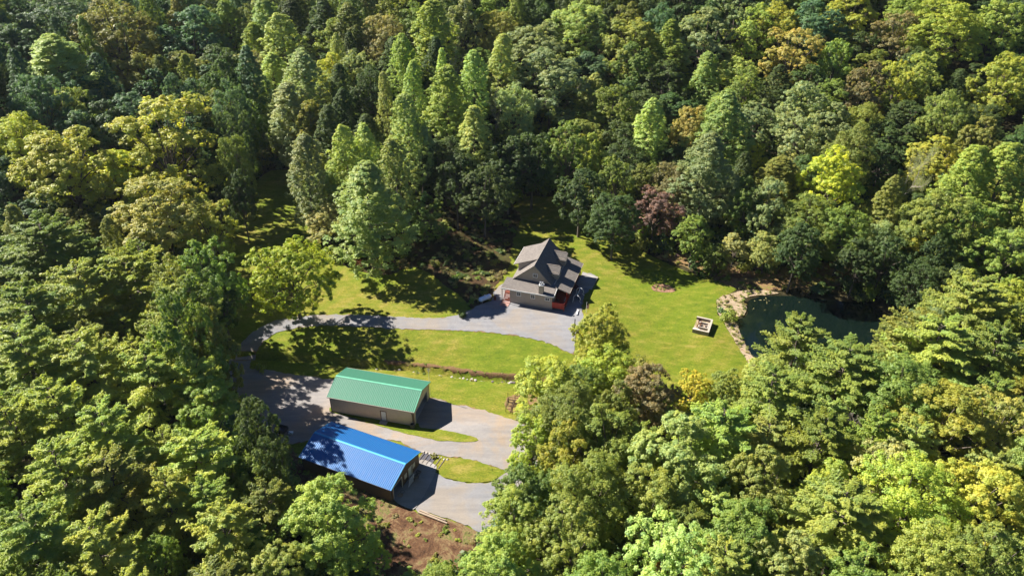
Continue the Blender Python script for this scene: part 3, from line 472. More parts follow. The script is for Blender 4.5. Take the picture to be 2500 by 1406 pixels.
# the rest of the wood
FAR_TREES = [
('B',124.2,201.6,6.3,13.9,'dark'),('B',103.4,142.0,4.7,13.4,'grey'),('B',-6.7,190.6,5.0,13.2,'dark'),('B',-112.1,154.8,5.0,17.1,'teal'),('B',86.7,129.6,4.1,14.1,'dark'),('B',-3.7,236.5,6.2,20.9,'olive'),('B',-125.2,261.8,7.5,19.7,'teal'),('B',-27.8,233.8,6.1,19.9,'mid'),('B',80.2,183.9,5.1,17.5,'grey'),('B',110.1,190.6,5.6,13.1,'dark'),('B',82.2,194.4,5.4,17.3,'bright'),('B',112.6,228.3,6.5,19.7,'bright'),('B',109.3,209.4,6.0,15.1,'dark'),('B',63.1,215.4,5.7,13.7,'pale'),('P',38.5,193.5,5.0,17.4,'dark'),('B',31.7,210.4,5.3,14.6,'dark'),('B',95.2,218.6,6.0,17.0,'dark'),('B',87.6,186.5,5.1,15.2,'bright'),('B',30.9,248.2,6.2,23.2,'dark'),('F',-85.6,120.3,3.7,14.1,'ever'),('B',56.9,235.6,6.0,20.3,'dark'),('B',-131.5,195.6,5.8,24.2,'teal'),('B',-69.4,197.6,5.1,21.3,'mid'),('B',-128.9,187.6,5.5,20.4,'dark'),('B',-84.7,205.3,5.4,22.8,'teal'),('B',-91.6,118.5,3.6,14.1,'ever'),('B',87.3,216.6,5.6,12.7,'grey'),('B',95.9,125.1,3.8,13.5,'yg'),('B',-35.8,237.6,5.7,21.7,'bright'),('B',114.1,180.8,5.1,16.5,'dark'),('P',53.4,194.7,4.8,17.1,'mid'),('B',-2.8,221.6,5.2,15.8,'mid'),('B',125.6,178.7,5.1,13.2,'dark'),('B',34.3,239.2,5.6,21.1,'olive'),('B',-86.6,147.1,3.9,14.8,'teal'),('B',78.9,145.8,3.8,13.9,'grey'),('B',85.5,136.2,3.7,16.5,'dark'),('P',-47.4,178.7,4.2,13.1,'olive'),('B',-9.6,226.6,5.2,13.1,'mid'),('B',-110.3,192.9,5.0,21.6,'teal'),('P',81.7,151.6,3.9,21.4,'olive'),('P',22.9,209.7,4.8,18.2,'pale'),('P',-32.5,161.2,3.7,14.3,'mid'),('B',133.4,199.1,5.4,15.8,'bright'),('B',-152.0,239.8,6.4,23.4,'teal'),('B',42.8,248.2,5.7,21.7,'dark'),('P',-36.4,185.4,4.3,16.1,'dark'),('P',-71.4,209.9,5.0,29.5,'teal'),('P',53.6,212.6,4.9,17.8,'pale'),('B',-143.2,217.4,5.8,23.8,'teal'),('P',71.3,205.1,4.8,16.9,'dark'),('B',-52.3,225.1,5.1,14.3,'dark'),('P',-32.4,215.4,4.8,19.5,'dark'),('B',-134.3,244.4,6.2,22.4,'teal'),('B',97.9,147.2,3.9,13.1,'olive'),('P',-63.5,205.4,4.7,19.9,'pale'),('B',79.2,241.4,5.6,21.4,'dark'),('B',9.4,244.5,5.3,23.4,'dark'),('P',-61.0,226.0,5.1,18.0,'grey'),('P',-106.3,198.6,4.9,26.9,'teal'),('B',-125.8,207.1,5.2,20.2,'teal'),('B',43.7,237.1,5.2,20.8,'teal'),('B',8.5,253.2,5.4,23.8,'dark'),('P',-67.0,244.0,5.4,24.7,'dark'),('B',-115.9,256.7,6.0,21.4,'teal'),('B',-121.8,250.8,5.9,20.8,'olive'),('B',145.6,226.8,5.7,23.4,'dark'),('P',53.9,167.2,3.7,19.1,'dark'),('B',-108.6,146.8,3.9,15.5,'teal'),('B',-98.1,255.9,5.8,23.6,'mid'),('P',-59.7,214.0,4.7,20.3,'pale'),('B',-108.0,263.6,6.0,23.5,'teal'),('P',-45.5,185.3,4.0,21.0,'dark'),('P',-118.1,184.8,4.6,26.2,'teal'),('B',-95.7,143.6,3.6,16.2,'dark'),('B',-86.0,248.0,5.5,13.5,'teal'),('P',85.5,123.1,3.1,16.9,'yg'),('P',-145.7,224.9,5.4,29.8,'mid'),('B',104.1,149.5,3.7,13.5,'bright'),('P',-98.7,137.1,3.4,19.5,'olive'),('P',-80.4,136.9,3.2,18.4,'olive'),('B',-101.6,274.0,5.8,22.2,'mid'),('B',-84.4,259.4,5.4,20.5,'olive'),('P',-43.3,194.0,3.9,19.3,'dark'),('B',140.8,211.6,5.0,17.2,'dark'),('P',-68.0,254.7,5.2,27.6,'dark'),('B',-60.3,258.2,5.2,20.2,'grey'),('P',-62.4,137.5,2.9,10.5,'mid'),('B',-143.0,246.2,5.5,19.3,'dark'),('B',-123.9,237.3,5.1,13.2,'teal'),('B',-129.9,252.8,5.3,19.8,'teal'),('P',-45.6,203.4,3.9,20.8,'dark'),('P',-72.4,264.9,5.1,29.0,'olive'),('B',-99.7,266.1,5.2,21.5,'dark'),('B',-116.6,264.8,5.2,21.6,'teal'),('B',-83.3,267.5,5.0,19.3,'grey'),('P',-122.7,175.8,3.8,28.0,'teal'),('P',-121.8,212.6,4.4,28.4,'teal'),('P',-45.1,246.7,4.4,24.8,'grey'),('P',-48.1,239.8,4.3,27.0,'mid'),('P',-20.7,212.8,3.8,21.1,'dark'),('P',-100.0,131.6,2.9,15.9,'teal'),('P',1.4,243.5,4.2,26.1,'olive'),('P',-16.0,246.9,4.3,25.0,'bright'),('P',-28.9,224.0,3.9,17.2,'dark'),('P',-43.8,218.1,3.8,16.2,'dark'),('P',-89.4,212.5,3.9,26.6,'mid'),('P',-96.8,213.4,3.9,25.5,'mid'),('P',-58.0,249.7,4.3,24.9,'bright'),('P',115.0,197.1,3.7,16.1,'dark'),('P',-114.8,213.0,3.9,30.4,'mid'),('P',-46.2,224.1,3.6,18.4,'dark'),('P',-73.4,238.1,3.9,20.4,'bright'),('P',-20.9,242.0,3.8,29.1,'grey'),('P',-116.8,244.0,4.1,28.4,'teal'),('P',121.2,227.3,3.9,27.5,'dark'),('P',-108.7,273.6,4.4,29.8,'teal'),('P',16.9,253.3,3.8,27.7,'dark'),('P',-106.3,256.2,4.0,25.6,'olive'),('P',-109.9,244.4,3.8,15.7,'olive'),('P',-77.3,257.9,3.8,28.0,'dark'),('P',109.1,147.0,2.6,18.5,'yg'),('P',-91.3,268.6,4.0,24.2,'teal'),('P',-113.0,250.6,3.6,29.8,'mid'),('B',119.0,261.4,6.2,20.4,'dark'),('B',135.7,308.8,6.6,20.1,'dark'),('F',-98.1,105.3,4.0,16.0,'ever'),('B',-119.7,138.5,5.3,13.3,'teal'),('P',68.1,275.7,3.8,29.7,'mid'),('B',53.0,48.4,4.5,15.2,'yg'),('P',-178.3,242.4,4.3,24.5,'teal'),('B',74.1,79.1,3.6,16.3,'pale'),('B',32.8,295.9,5.9,23.8,'mid'),('B',103.9,281.9,6.5,23.4,'dark'),('B',-111.5,296.7,7.1,22.6,'teal'),('B',-83.9,93.2,4.0,17.1,'ever'),('B',-79.2,88.0,4.4,16.3,'ever'),('B',62.8,258.8,6.6,21.9,'mid'),('B',-185.4,270.3,5.9,19.6,'teal'),('B',-145.4,254.8,7.0,20.0,'dark'),('B',134.1,234.4,7.3,19.1,'dark'),('B',137.3,191.3,6.0,13.8,'dark'),('B',-99.6,284.5,5.8,22.1,'teal'),('B',152.1,293.5,7.0,22.2,'dark'),('B',-120.6,152.2,7.2,15.2,'olive'),('P',-49.1,288.1,3.9,30.0,'dark'),('B',-164.4,288.4,5.2,19.6,'olive'),('B',-122.8,286.7,7.0,21.4,'teal'),('B',180.3,308.7,7.4,21.0,'dark'),('P',145.6,253.1,3.9,24.5,'dark'),('B',-132.8,301.8,6.3,23.6,'teal'),('P',-139.4,201.2,4.0,30.5,'olive'),('B',71.8,62.9,4.8,16.5,'pale'),('B',-166.0,247.2,6.9,23.8,'teal'),('B',-202.9,291.5,6.2,21.8,'teal'),('B',130.9,155.2,5.9,14.7,'mid'),('B',-52.2,279.8,5.7,21.5,'dark'),('B',-78.0,273.7,6.3,21.1,'dark'),('B',-21.9,260.3,5.2,20.2,'dark'),('B',-95.2,299.7,5.8,19.3,'dark'),('B',98.1,115.1,3.7,13.4,'dark'),('B',23.4,51.4,4.8,16.4,'bright'),('P',-163.6,279.0,4.2,28.9,'teal'),('B',-170.3,268.3,5.7,22.0,'teal'),('B',96.5,299.9,5.5,20.4,'olive'),('F',-102.9,125.0,4.4,13.3,'olive'),('B',168.5,269.0,5.1,20.0,'dark'),('B',115.1,305.1,5.3,20.6,'dark'),('B',-141.4,275.0,6.2,21.5,'teal'),('F',-40.9,52.3,3.9,14.8,'ever'),('B',177.5,279.3,5.8,20.3,'grey'),('B',140.4,201.9,5.4,16.1,'dark'),('B',198.2,294.4,6.0,21.0,'mid'),('B',207.9,307.5,5.1,22.0,'dark'),('B',-70.8,283.6,5.9,23.0,'olive'),('P',-184.4,280.3,3.8,28.8,'teal'),('F',-70.6,64.3,5.6,15.4,'mid'),('P',50.2,264.9,5.0,25.1,'dark'),('B',17.8,303.2,5.1,22.3,'dark'),('B',160.0,220.1,7.6,23.0,'bright'),('B',-156.6,288.9,5.0,19.7,'teal'),('B',24.5,256.8,5.4,22.1,'pale'),('P',-13.2,275.5,4.5,29.5,'bright'),('B',175.1,261.7,5.9,19.0,'dark'),('B',154.2,199.1,6.2,16.3,'dark'),('P',87.5,279.1,4.5,26.8,'dark'),('B',170.7,300.5,5.8,23.4,'olive'),('P',138.8,171.8,3.8,18.8,'yg'),('B',114.5,143.4,5.1,12.8,'grey'),('P',27.7,308.8,4.6,25.5,'teal'),('F',-89.1,88.5,5.4,15.5,'olive'),('B',-168.8,237.4,5.2,19.3,'teal'),('B',-148.5,205.7,5.6,22.7,'olive'),('B',170.0,230.4,5.0,19.9,'olive'),('B',86.5,307.2,6.0,21.3,'olive'),('P',-64.1,268.6,4.8,26.0,'mid'),('B',-162.9,299.1,7.5,23.0,'mid'),('P',-63.2,306.3,5.1,27.4,'dark'),('P',98.8,261.5,3.9,28.9,'mid'),('P',-185.3,296.5,5.0,26.9,'mid'),('P',107.3,121.1,3.1,17.1,'olive'),('B',160.1,300.7,6.7,20.0,'dark'),('B',15.9,289.2,7.6,19.7,'dark'),('P',-72.2,294.7,4.0,27.8,'dark'),('B',81.9,270.0,5.8,21.2,'teal'),('B',-164.0,223.8,5.8,23.0,'teal'),('P',-15.2,300.7,4.9,24.3,'dark'),('B',-191.0,260.2,5.3,21.7,'teal'),('B',123.5,271.4,7.2,23.2,'dark'),('P',-145.1,264.2,3.9,26.6,'olive'),('P',151.8,281.8,4.8,25.1,'grey'),('B',103.2,241.5,5.3,23.2,'dark'),('B',66.1,56.6,4.8,13.9,'pale'),('B',-106.0,135.4,5.4,17.2,'mid'),('B',-28.8,269.9,6.2,20.2,'dark'),('P',-40.1,292.9,4.7,29.3,'mid'),('B',180.0,295.0,7.2,19.2,'dark'),('P',109.1,133.1,3.1,19.2,'dark'),('B',159.6,264.4,6.9,21.3,'grey'),('F',62.5,48.2,4.7,13.1,'yg'),('B',-178.8,287.2,6.4,23.6,'dark'),('B',56.7,278.9,7.3,23.0,'mid'),('P',45.3,304.5,4.5,25.7,'dark'),('B',-70.7,71.2,4.1,15.0,'mid'),('B',-178.6,254.8,7.3,23.6,'olive'),('B',-133.3,168.6,7.2,20.2,'teal'),('B',99.8,269.4,7.2,21.9,'grey'),('P',156.3,248.4,4.3,25.6,'dark'),('P',14.9,266.6,4.5,29.2,'dark'),('P',165.0,289.0,4.3,29.4,'mid'),('F',-97.7,118.7,4.1,17.3,'ever'),('B',-37.1,252.6,6.5,22.3,'bright'),('B',64.6,294.7,7.3,23.9,'dark'),('B',-160.1,257.6,6.3,22.9,'teal'),('P',82.3,299.9,4.2,26.1,'grey'),('B',3.3,292.4,6.7,23.1,'dark'),('B',85.8,85.4,5.5,17.1,'yg'),('P',129.4,250.1,4.8,27.9,'bright'),('F',-33.0,49.8,4.4,13.8,'ever'),('B',-94.8,309.2,6.7,21.3,'teal'),('B',-38.4,282.5,5.7,22.9,'dark'),('P',182.4,267.6,3.9,29.8,'grey'),('B',37.6,260.2,7.4,21.2,'pale'),('B',160.8,280.5,6.6,22.5,'mid'),('B',135.5,288.6,6.1,23.3,'dark'),('P',-3.4,282.6,3.8,27.9,'pale'),('B',172.2,245.4,5.2,23.7,'olive'),('F',-49.4,50.0,4.8,16.4,'ever'),('B',-161.8,212.8,5.6,24.7,'teal'),('B',-213.4,299.7,6.9,22.5,'olive'),('B',145.4,306.0,5.7,21.6,'olive'),('P',75.4,304.7,5.3,28.2,'dark'),('P',83.9,252.7,5.4,26.7,'grey'),('B',-138.2,190.2,5.6,21.0,'mid'),('B',-176.4,307.7,7.6,20.0,'teal'),('P',10.4,281.5,3.7,26.9,'mid'),('B',42.8,297.2,6.5,22.0,'grey'),('B',88.7,265.5,5.1,22.8,'mid'),('P',-46.2,308.2,4.0,25.9,'mid'),('B',-136.3,265.7,6.3,23.5,'olive'),('P',-6.2,263.3,4.0,29.4,'dark'),('F',-109.7,121.5,4.8,13.8,'ever'),('B',-124.5,276.0,6.0,20.7,'teal'),('B',138.9,261.4,5.6,22.8,'dark'),('F',79.2,88.5,4.3,13.2,'mid'),('B',94.6,279.1,5.5,21.8,'dark'),('B',119.6,240.5,5.5,20.8,'dark'),('B',10.5,47.7,4.0,16.5,'mid'),('B',-53.8,269.4,7.3,23.0,'bright'),('B',0.6,307.2,6.0,23.8,'dark'),('F',92.4,95.5,3.8,16.8,'mid'),('B',54.6,301.2,6.6,24.0,'pale'),('B',35.9,304.6,7.0,22.8,'grey'),('B',32.8,283.1,5.1,20.0,'mid'),('B',-120.8,308.0,5.3,20.7,'teal'),('B',-147.9,286.1,7.6,22.1,'teal'),('B',-202.2,305.4,5.1,21.9,'teal'),('B',132.9,184.6,5.1,15.7,'dark'),('B',172.1,252.7,5.1,19.0,'olive'),('B',194.0,281.2,5.4,22.4,'yg'),('B',131.9,280.1,5.9,20.3,'dark'),('F',-91.6,106.4,4.4,13.5,'ever'),('B',141.2,271.3,7.4,19.1,'dark'),('B',115.6,285.6,5.7,23.1,'dark'),('B',104.6,252.9,7.5,19.2,'dark'),('F',-58.2,45.7,3.7,13.1,'olive'),('F',-61.9,51.7,4.6,13.9,'ever'),('B',-89.7,278.4,6.4,22.4,'teal'),('P',-198.8,271.1,3.6,25.8,'teal'),('P',-62.4,295.1,4.9,26.3,'grey'),('B',104.9,129.4,4.0,16.6,'mid'),('P',180.0,245.7,4.0,25.5,'dark'),('B',-86.5,289.6,6.2,21.8,'dark'),('P',127.3,309.7,3.8,27.0,'dark'),('B',29.2,265.6,5.8,19.8,'teal'),('P',114.9,295.5,4.4,29.0,'dark'),('P',-143.6,302.4,4.9,26.2,'olive'),('F',16.8,46.9,4.5,16.7,'bright'),('B',20.9,275.1,7.3,19.5,'grey'),('B',-152.9,272.1,6.7,23.4,'olive'),('B',-150.2,308.9,5.1,19.9,'teal'),('F',-82.9,81.1,4.0,14.0,'mid'),('B',-47.8,256.3,6.9,22.7,'dark'),('B',147.9,236.1,6.6,23.6,'dark'),('B',36.6,270.5,5.9,22.2,'mid'),('B',-169.0,258.6,6.4,20.6,'dark'),('B',101.7,292.3,5.6,22.3,'dark'),('B',131.3,172.0,6.8,17.3,'mid'),('B',-67.2,275.6,5.9,23.6,'olive'),('F',78.7,74.0,4.9,17.3,'yg'),('B',24.7,293.9,5.6,20.5,'dark'),('B',35.3,48.5,3.6,15.4,'mid'),('F',79.6,80.9,4.0,13.9,'ever'),('B',151.3,209.6,7.1,12.8,'dark'),('F',87.0,99.2,4.6,17.5,'yg'),('B',46.6,278.6,5.6,22.8,'teal'),('B',-197.3,281.4,7.2,22.4,'olive'),('F',-75.8,75.5,5.4,15.5,'ever'),('P',-53.7,307.2,4.3,24.3,'mid'),('B',142.9,296.0,6.3,22.1,'dark'),('P',199.0,306.9,4.3,28.9,'dark'),('B',70.2,250.5,6.9,23.3,'dark'),('B',192.1,301.8,6.3,19.9,'dark'),('P',79.4,293.8,3.8,24.8,'mid'),('B',160.4,233.9,5.2,19.4,'yg'),('P',-26.6,250.5,4.8,28.3,'dark'),('B',111.5,244.6,6.3,23.1,'grey'),('B',-114.1,146.3,3.9,12.6,'dark'),('B',110.3,138.3,4.3,14.9,'mid'),('B',6.0,266.5,6.0,21.5,'dark'),('B',-134.3,291.7,7.5,23.7,'dark'),('B',-14.2,292.4,6.2,19.2,'pale'),('B',113.7,276.4,5.2,23.6,'dark'),('P',-82.6,307.1,4.2,26.8,'bright'),('B',127.0,299.1,5.5,19.1,'olive'),('B',118.9,150.5,6.0,14.9,'mid'),('P',-119.2,164.7,4.6,21.4,'teal'),('P',-12.9,257.9,4.4,26.7,'dark'),('B',89.1,240.4,7.4,22.2,'mid'),('B',-115.4,132.7,4.2,14.7,'teal'),('B',98.4,308.6,6.6,19.6,'bright'),('P',-149.4,194.5,5.4,28.4,'olive'),('B',98.0,104.3,3.6,16.5,'yg'),('B',60.3,247.8,5.4,20.9,'dark'),('B',-172.2,277.6,6.7,21.6,'teal'),('P',-10.4,307.6,4.1,24.2,'bright'),('F',39.7,52.5,3.8,15.0,'ever'),('B',-156.3,281.3,5.4,21.0,'teal'),('B',145.1,246.1,6.0,23.2,'mid'),('B',29.4,49.1,4.3,15.5,'bright'),('B',-153.6,219.4,7.4,21.9,'teal'),('B',184.6,254.0,7.1,20.0,'dark'),('B',-113.1,283.2,6.3,20.7,'mid'),('B',-171.1,292.0,5.6,23.7,'teal'),('B',63.4,307.9,5.9,23.3,'pale'),('P',-21.7,304.5,4.1,24.7,'olive'),('P',-31.6,306.4,5.1,27.0,'dark'),('P',158.3,241.4,4.1,29.9,'dark'),('F',46.0,48.1,3.8,14.4,'ever'),('B',-49.6,297.3,6.6,23.3,'dark'),('P',-43.6,269.6,4.8,28.8,'dark'),('B',-24.4,296.5,6.7,21.6,'pale'),('B',146.7,193.6,5.8,14.9,'olive'),('B',106.9,302.0,5.4,20.0,'olive'),('B',72.6,263.0,5.9,20.7,'dark'),('B',104.6,114.8,3.9,15.0,'yg'),('B',-37.0,274.1,5.6,23.6,'dark'),('P',9.8,309.7,4.1,29.6,'dark'),('B',-122.6,297.7,5.1,21.4,'teal'),('B',-105.8,309.7,7.4,23.6,'teal'),('B',144.1,178.6,7.1,13.3,'yg'),('B',161.6,256.2,5.2,23.8,'dark'),('B',-70.4,305.8,5.2,19.5,'mid'),('B',-156.3,229.4,5.1,21.0,'mid'),('B',-27.4,282.9,7.5,21.0,'dark'),('B',64.1,269.6,5.4,21.0,'grey'),('B',91.9,288.6,7.3,19.5,'dark'),('B',39.2,287.9,5.4,19.9,'dark'),('B',115.3,133.2,4.4,13.2,'mid'),('B',-37.5,260.9,5.3,22.5,'dark'),('B',71.2,70.9,4.4,17.0,'bright'),('B',-68.7,56.2,4.5,16.6,'olive'),('F',-93.4,97.5,4.6,12.9,'olive'),('P',-193.4,292.1,4.8,26.2,'teal'),('P',-134.5,280.0,3.9,26.5,'teal'),('B',94.3,255.5,6.2,21.5,'mid'),('B',72.2,285.6,6.7,19.1,'pale'),('B',119.7,251.7,7.4,22.1,'grey'),('B',-41.1,303.2,5.9,22.8,'dark'),('B',102.5,120.8,3.7,14.5,'dark'),('B',-193.5,301.9,5.0,22.4,'mid'),('F',-105.7,114.9,5.0,16.9,'olive'),('B',149.1,264.4,5.6,20.8,'mid'),('B',137.3,252.9,5.3,21.3,'dark'),('B',-78.8,285.7,5.6,23.0,'olive'),('B',123.1,291.0,6.7,22.5,'grey'),('P',-159.0,309.2,4.6,26.3,'mid'),('P',-129.4,179.0,3.9,30.8,'olive'),('B',-110.8,128.9,4.1,15.7,'teal'),('P',-6.3,271.7,4.8,25.8,'dark'),('B',128.2,258.7,6.6,21.8,'yg'),('B',-139.4,177.0,6.1,22.9,'teal'),('B',-112.2,137.4,3.6,15.9,'teal'),('B',-86.7,300.5,5.2,22.3,'dark'),('B',-152.5,298.3,7.1,22.8,'mid'),('B',191.6,268.0,7.4,22.9,'dark'),('B',53.7,290.3,5.9,22.1,'mid'),('P',-128.1,160.0,4.4,16.6,'teal'),('P',3.8,276.4,4.7,29.5,'mid'),('B',182.7,286.2,5.3,20.8,'dark'),('B',162.0,309.1,5.4,21.1,'yg'),('B',112.5,127.5,4.2,13.4,'dark'),('B',109.7,265.6,7.0,21.9,'dark'),('B',95.9,246.7,5.8,21.2,'dark'),('B',141.9,283.0,5.2,22.1,'dark'),('B',186.9,276.1,5.9,21.8,'dark'),('B',-78.4,299.5,5.1,22.8,'dark'),('P',-161.5,266.7,3.7,28.5,'teal'),('P',126.9,243.3,4.0,25.0,'dark'),('B',174.3,237.1,6.3,23.5,'dark'),('B',-187.2,308.3,6.5,21.1,'teal'),('B',205.0,299.0,5.1,21.9,'yg'),('B',52.2,256.5,6.3,24.0,'dark'),('P',-11.6,284.1,3.6,24.1,'olive'),('F',87.4,92.5,4.2,16.0,'bright'),('B',-56.1,287.0,5.8,20.1,'dark'),('B',126.2,163.9,5.5,12.5,'olive'),('B',79.7,278.2,6.1,20.1,'mid'),('B',-156.9,205.9,6.0,20.8,'teal'),('P',189.1,292.1,4.5,29.1,'dark'),('B',11.4,299.3,5.4,22.9,'teal'),('B',101.2,109.2,4.0,14.4,'yg'),('B',-145.1,185.6,5.5,23.7,'teal'),('B',-6.4,298.7,6.5,20.3,'olive'),('B',124.3,144.7,5.1,13.4,'bright'),('B',-43.1,46.5,4.6,17.3,'ever'),('B',-115.8,272.4,5.0,21.2,'dark'),('F',-95.8,113.0,3.9,12.6,'mid'),('B',54.9,309.9,5.3,23.7,'dark'),('F',-76.2,82.2,3.8,17.1,'olive'),('P',73.9,272.0,4.2,26.3,'olive'),('B',135.0,244.1,5.6,23.0,'olive'),('B',10.5,274.9,5.1,20.0,'teal'),('P',-29.9,257.3,4.0,26.3,'olive'),('B',153.3,229.4,5.4,21.6,'bright'),('B',173.2,286.7,6.0,19.3,'dark'),('F',-76.0,68.9,3.8,15.4,'olive'),('P',-130.1,309.4,3.7,26.0,'teal'),('B',149.9,219.6,5.4,23.5,'yg'),('B',123.8,233.5,5.3,22.0,'grey'),('B',-101.1,293.5,6.2,20.6,'teal'),('B',-210.0,308.8,6.9,22.1,'teal'),('B',-154.9,249.2,5.8,20.3,'dark'),('B',-55.8,50.9,3.7,16.0,'mid'),('B',164.9,249.4,5.0,21.9,'mid'),('B',191.0,309.8,5.1,19.8,'dark'),('B',-138.9,309.0,6.4,20.5,'olive'),('B',-177.2,297.9,6.2,21.4,'teal'),('B',152.4,272.8,6.1,21.6,'dark'),('B',-166.6,307.7,5.9,21.3,'teal'),
]
LOGS = ((-14.15, 79.99), (-11.51, 78.75))
BEDS = (-13.16, 90.55)
CULV = (0.31, 113.36)
PIT = (38.53, 127.78, -0.387, 3.26, 4.81)
FLAG = (15.24, 131.33)
TIMB = ((13.24, 130.44), (13.62, 132.2))
POSTXY = (12.57, 126.72)
TREL = (-1.08, 103.04)
TRAI = (-39.27, 97.92)
WIRES = (((41.14, 113.61, 7.0), (64.65, 107.54, 8.0)), ((41.0, 112.57, 6.3), (64.45, 106.59, 7.3)))
SHRUBS = [
    (-12.70, 91.37, 0.5, 'olive', 'small olive shrub beside the black sheeted planting bed', 0),
    (-10.03, 129.85, 0.8, 'dark', 'dark shrub at the drive edge below the brushy bank', 1),
    (-47.12, 114.59, 0.9, 'mid', 'green shrub between the two gravel drives in the shade', 2),
    (-34.18, 149.87, 0.9, 'rust', 'reddish shrub at the foot of the big conical tree', 3),
    (-26.52, 159.61, 1.0, 'rust', 'red-brown shrub on the bank beside the small green tree', 0),
    (49.62, 138.40, 0.4, 'olive', 'olive shrub on the sandy point of the pond shore', 1),
    (46.14, 117.27, 0.4, 'mid', 'green shrub at the near end of the sandy pond edge', 2),
]

# ------------------------------------------------------------------ helpers
def tag(o, label=None, cat=None, group=None, kind=None):
    if label: o['label'] = label
    if cat: o['category'] = cat
    if group: o['group'] = group
    if kind: o['kind'] = kind
    return o

def link(name, data, parent=None):
    o = bpy.data.objects.new(name, data)
    COL.objects.link(o)
    if parent is not None: o.parent = parent
    return o

def empty(name, loc=(0, 0, 0), rz=0.0):
    o = link(name, None)
    o.location = loc
    o.rotation_euler = (0, 0, rz)
    o.empty_display_size = 0.3
    return o

def mesh_np(name, V, F, mat=None, smooth=False, face_attr=None):
    """V (n,3), F (m,k) arrays"""
    me = bpy.data.meshes.new(name)
    V = np.ascontiguousarray(V, np.float32); F = np.ascontiguousarray(F, np.int32)
    n, k = F.shape
    me.vertices.add(len(V)); me.vertices.foreach_set('co', V.ravel())
    me.loops.add(n*k); me.loops.foreach_set('vertex_index', F.ravel())
    me.polygons.add(n); me.polygons.foreach_set('loop_start', np.arange(0, n*k, k, dtype=np.int32))
    me.polygons.foreach_set('loop_total', np.full(n, k, np.int32))
    if smooth: me.polygons.foreach_set('use_smooth', np.ones(n, bool))
    me.update()
    if face_attr is not None:
        a = me.attributes.new('hue', 'FLOAT', 'FACE')
        a.data.foreach_set('value', np.ascontiguousarray(face_attr, np.float32))
    if mat: me.materials.append(mat)
    return me

class MB:
    """collects simple solids and links them as one mesh object"""
    def __init__(s): s.v = []; s.f = []
    def add(s, vs_, fs_):
        o = len(s.v)
        s.v += [tuple(p) for p in vs_]
        s.f += [tuple(i+o for i in f) for f in fs_]
        return s
    def box(s, x0, x1, y0, y1, z0, z1):
        v = [(x, y, z) for z in (z0, z1) for x, y in ((x0, y0), (x1, y0), (x1, y1), (x0, y1))]
        return s.add(v, [(3, 2, 1, 0), (4, 5, 6, 7), (0, 1, 5, 4), (1, 2, 6, 5), (2, 3, 7, 6), (3, 0, 4, 7)])
    def slab(s, corners, th):
        """a sheet of given 4 (or more) corners, thickened downwards by th"""
        n = len(corners)
        v = [tuple(c) for c in corners]+[(c[0], c[1], c[2]-th) for c in corners]
        f = [tuple(range(n)), tuple(reversed(range(n, 2*n)))]
        f += [((i+1) % n, i, n+i, n+(i+1) % n) for i in range(n)]
        return s.add(v, f)
    def prism(s, prof, y0, y1):
        """closed profile in x,z pushed along y"""
        n = len(prof)
        v = [(x, y0, z) for x, z in prof]+[(x, y1, z) for x, z in prof]
        f = [tuple(range(n)), tuple(reversed(range(n, 2*n)))]+[((i+1) % n, i, n+i, n+(i+1) % n) for i in range(n)]
        return s.add(v, f)
    def prism_x(s, prof, x0, x1):
        n = len(prof)
        v = [(x0, y, z) for y, z in prof]+[(x1, y, z) for y, z in prof]
        f = [tuple(reversed(range(n))), tuple(range(n, 2*n))]+[(i, (i+1) % n, n+(i+1) % n, n+i) for i in range(n)]
        return s.add(v, f)
    def tube(s, pts, r, n=8, caps=True):
        pts = [Vector(p) for p in pts]
        rs = r if isinstance(r, (list, tuple)) else [r]*len(pts)
        o = len(s.v); ref = Vector((0, 0, 1))
        for i, p in enumerate(pts):
            d = (pts[min(i+1, len(pts)-1)]-pts[max(i-1, 0)]).normalized()
            a = d.cross(ref)
            if a.length < 0.05: a = d.cross(Vector((1, 0, 0)))
            a.normalize(); b = d.cross(a)
            for k in range(n):
                t = 2*math.pi*k/n
                s.v.append(tuple(p+(a*math.cos(t)+b*math.sin(t))*rs[i]))
        for i in range(len(pts)-1):
            for k in range(n):
                k2 = (k+1) % n
                s.f.append((o+i*n+k, o+i*n+k2, o+(i+1)*n+k2, o+(i+1)*n+k))
        if caps:
            s.f.append(tuple(o+k for k in reversed(range(n))))
            s.f.append(tuple(o+(len(pts)-1)*n+k for k in range(n)))
        return s
    def build(s, name, mat, parent=None, smooth=False, bevel=0):
        me = bpy.data.meshes.new(name)
        me.from_pydata(s.v, [], s.f)
        bm = bmesh.new(); bm.from_mesh(me)
        bmesh.ops.recalc_face_normals(bm, faces=bm.faces)
        if bevel: bmesh.ops.bevel(bm, geom=bm.edges[:], offset=bevel, segments=1, affect='EDGES')
        bm.to_mesh(me); bm.free()
        if smooth:
            for p in me.polygons: p.use_smooth = True
        me.materials.append(mat)
        return link(name, me, parent)

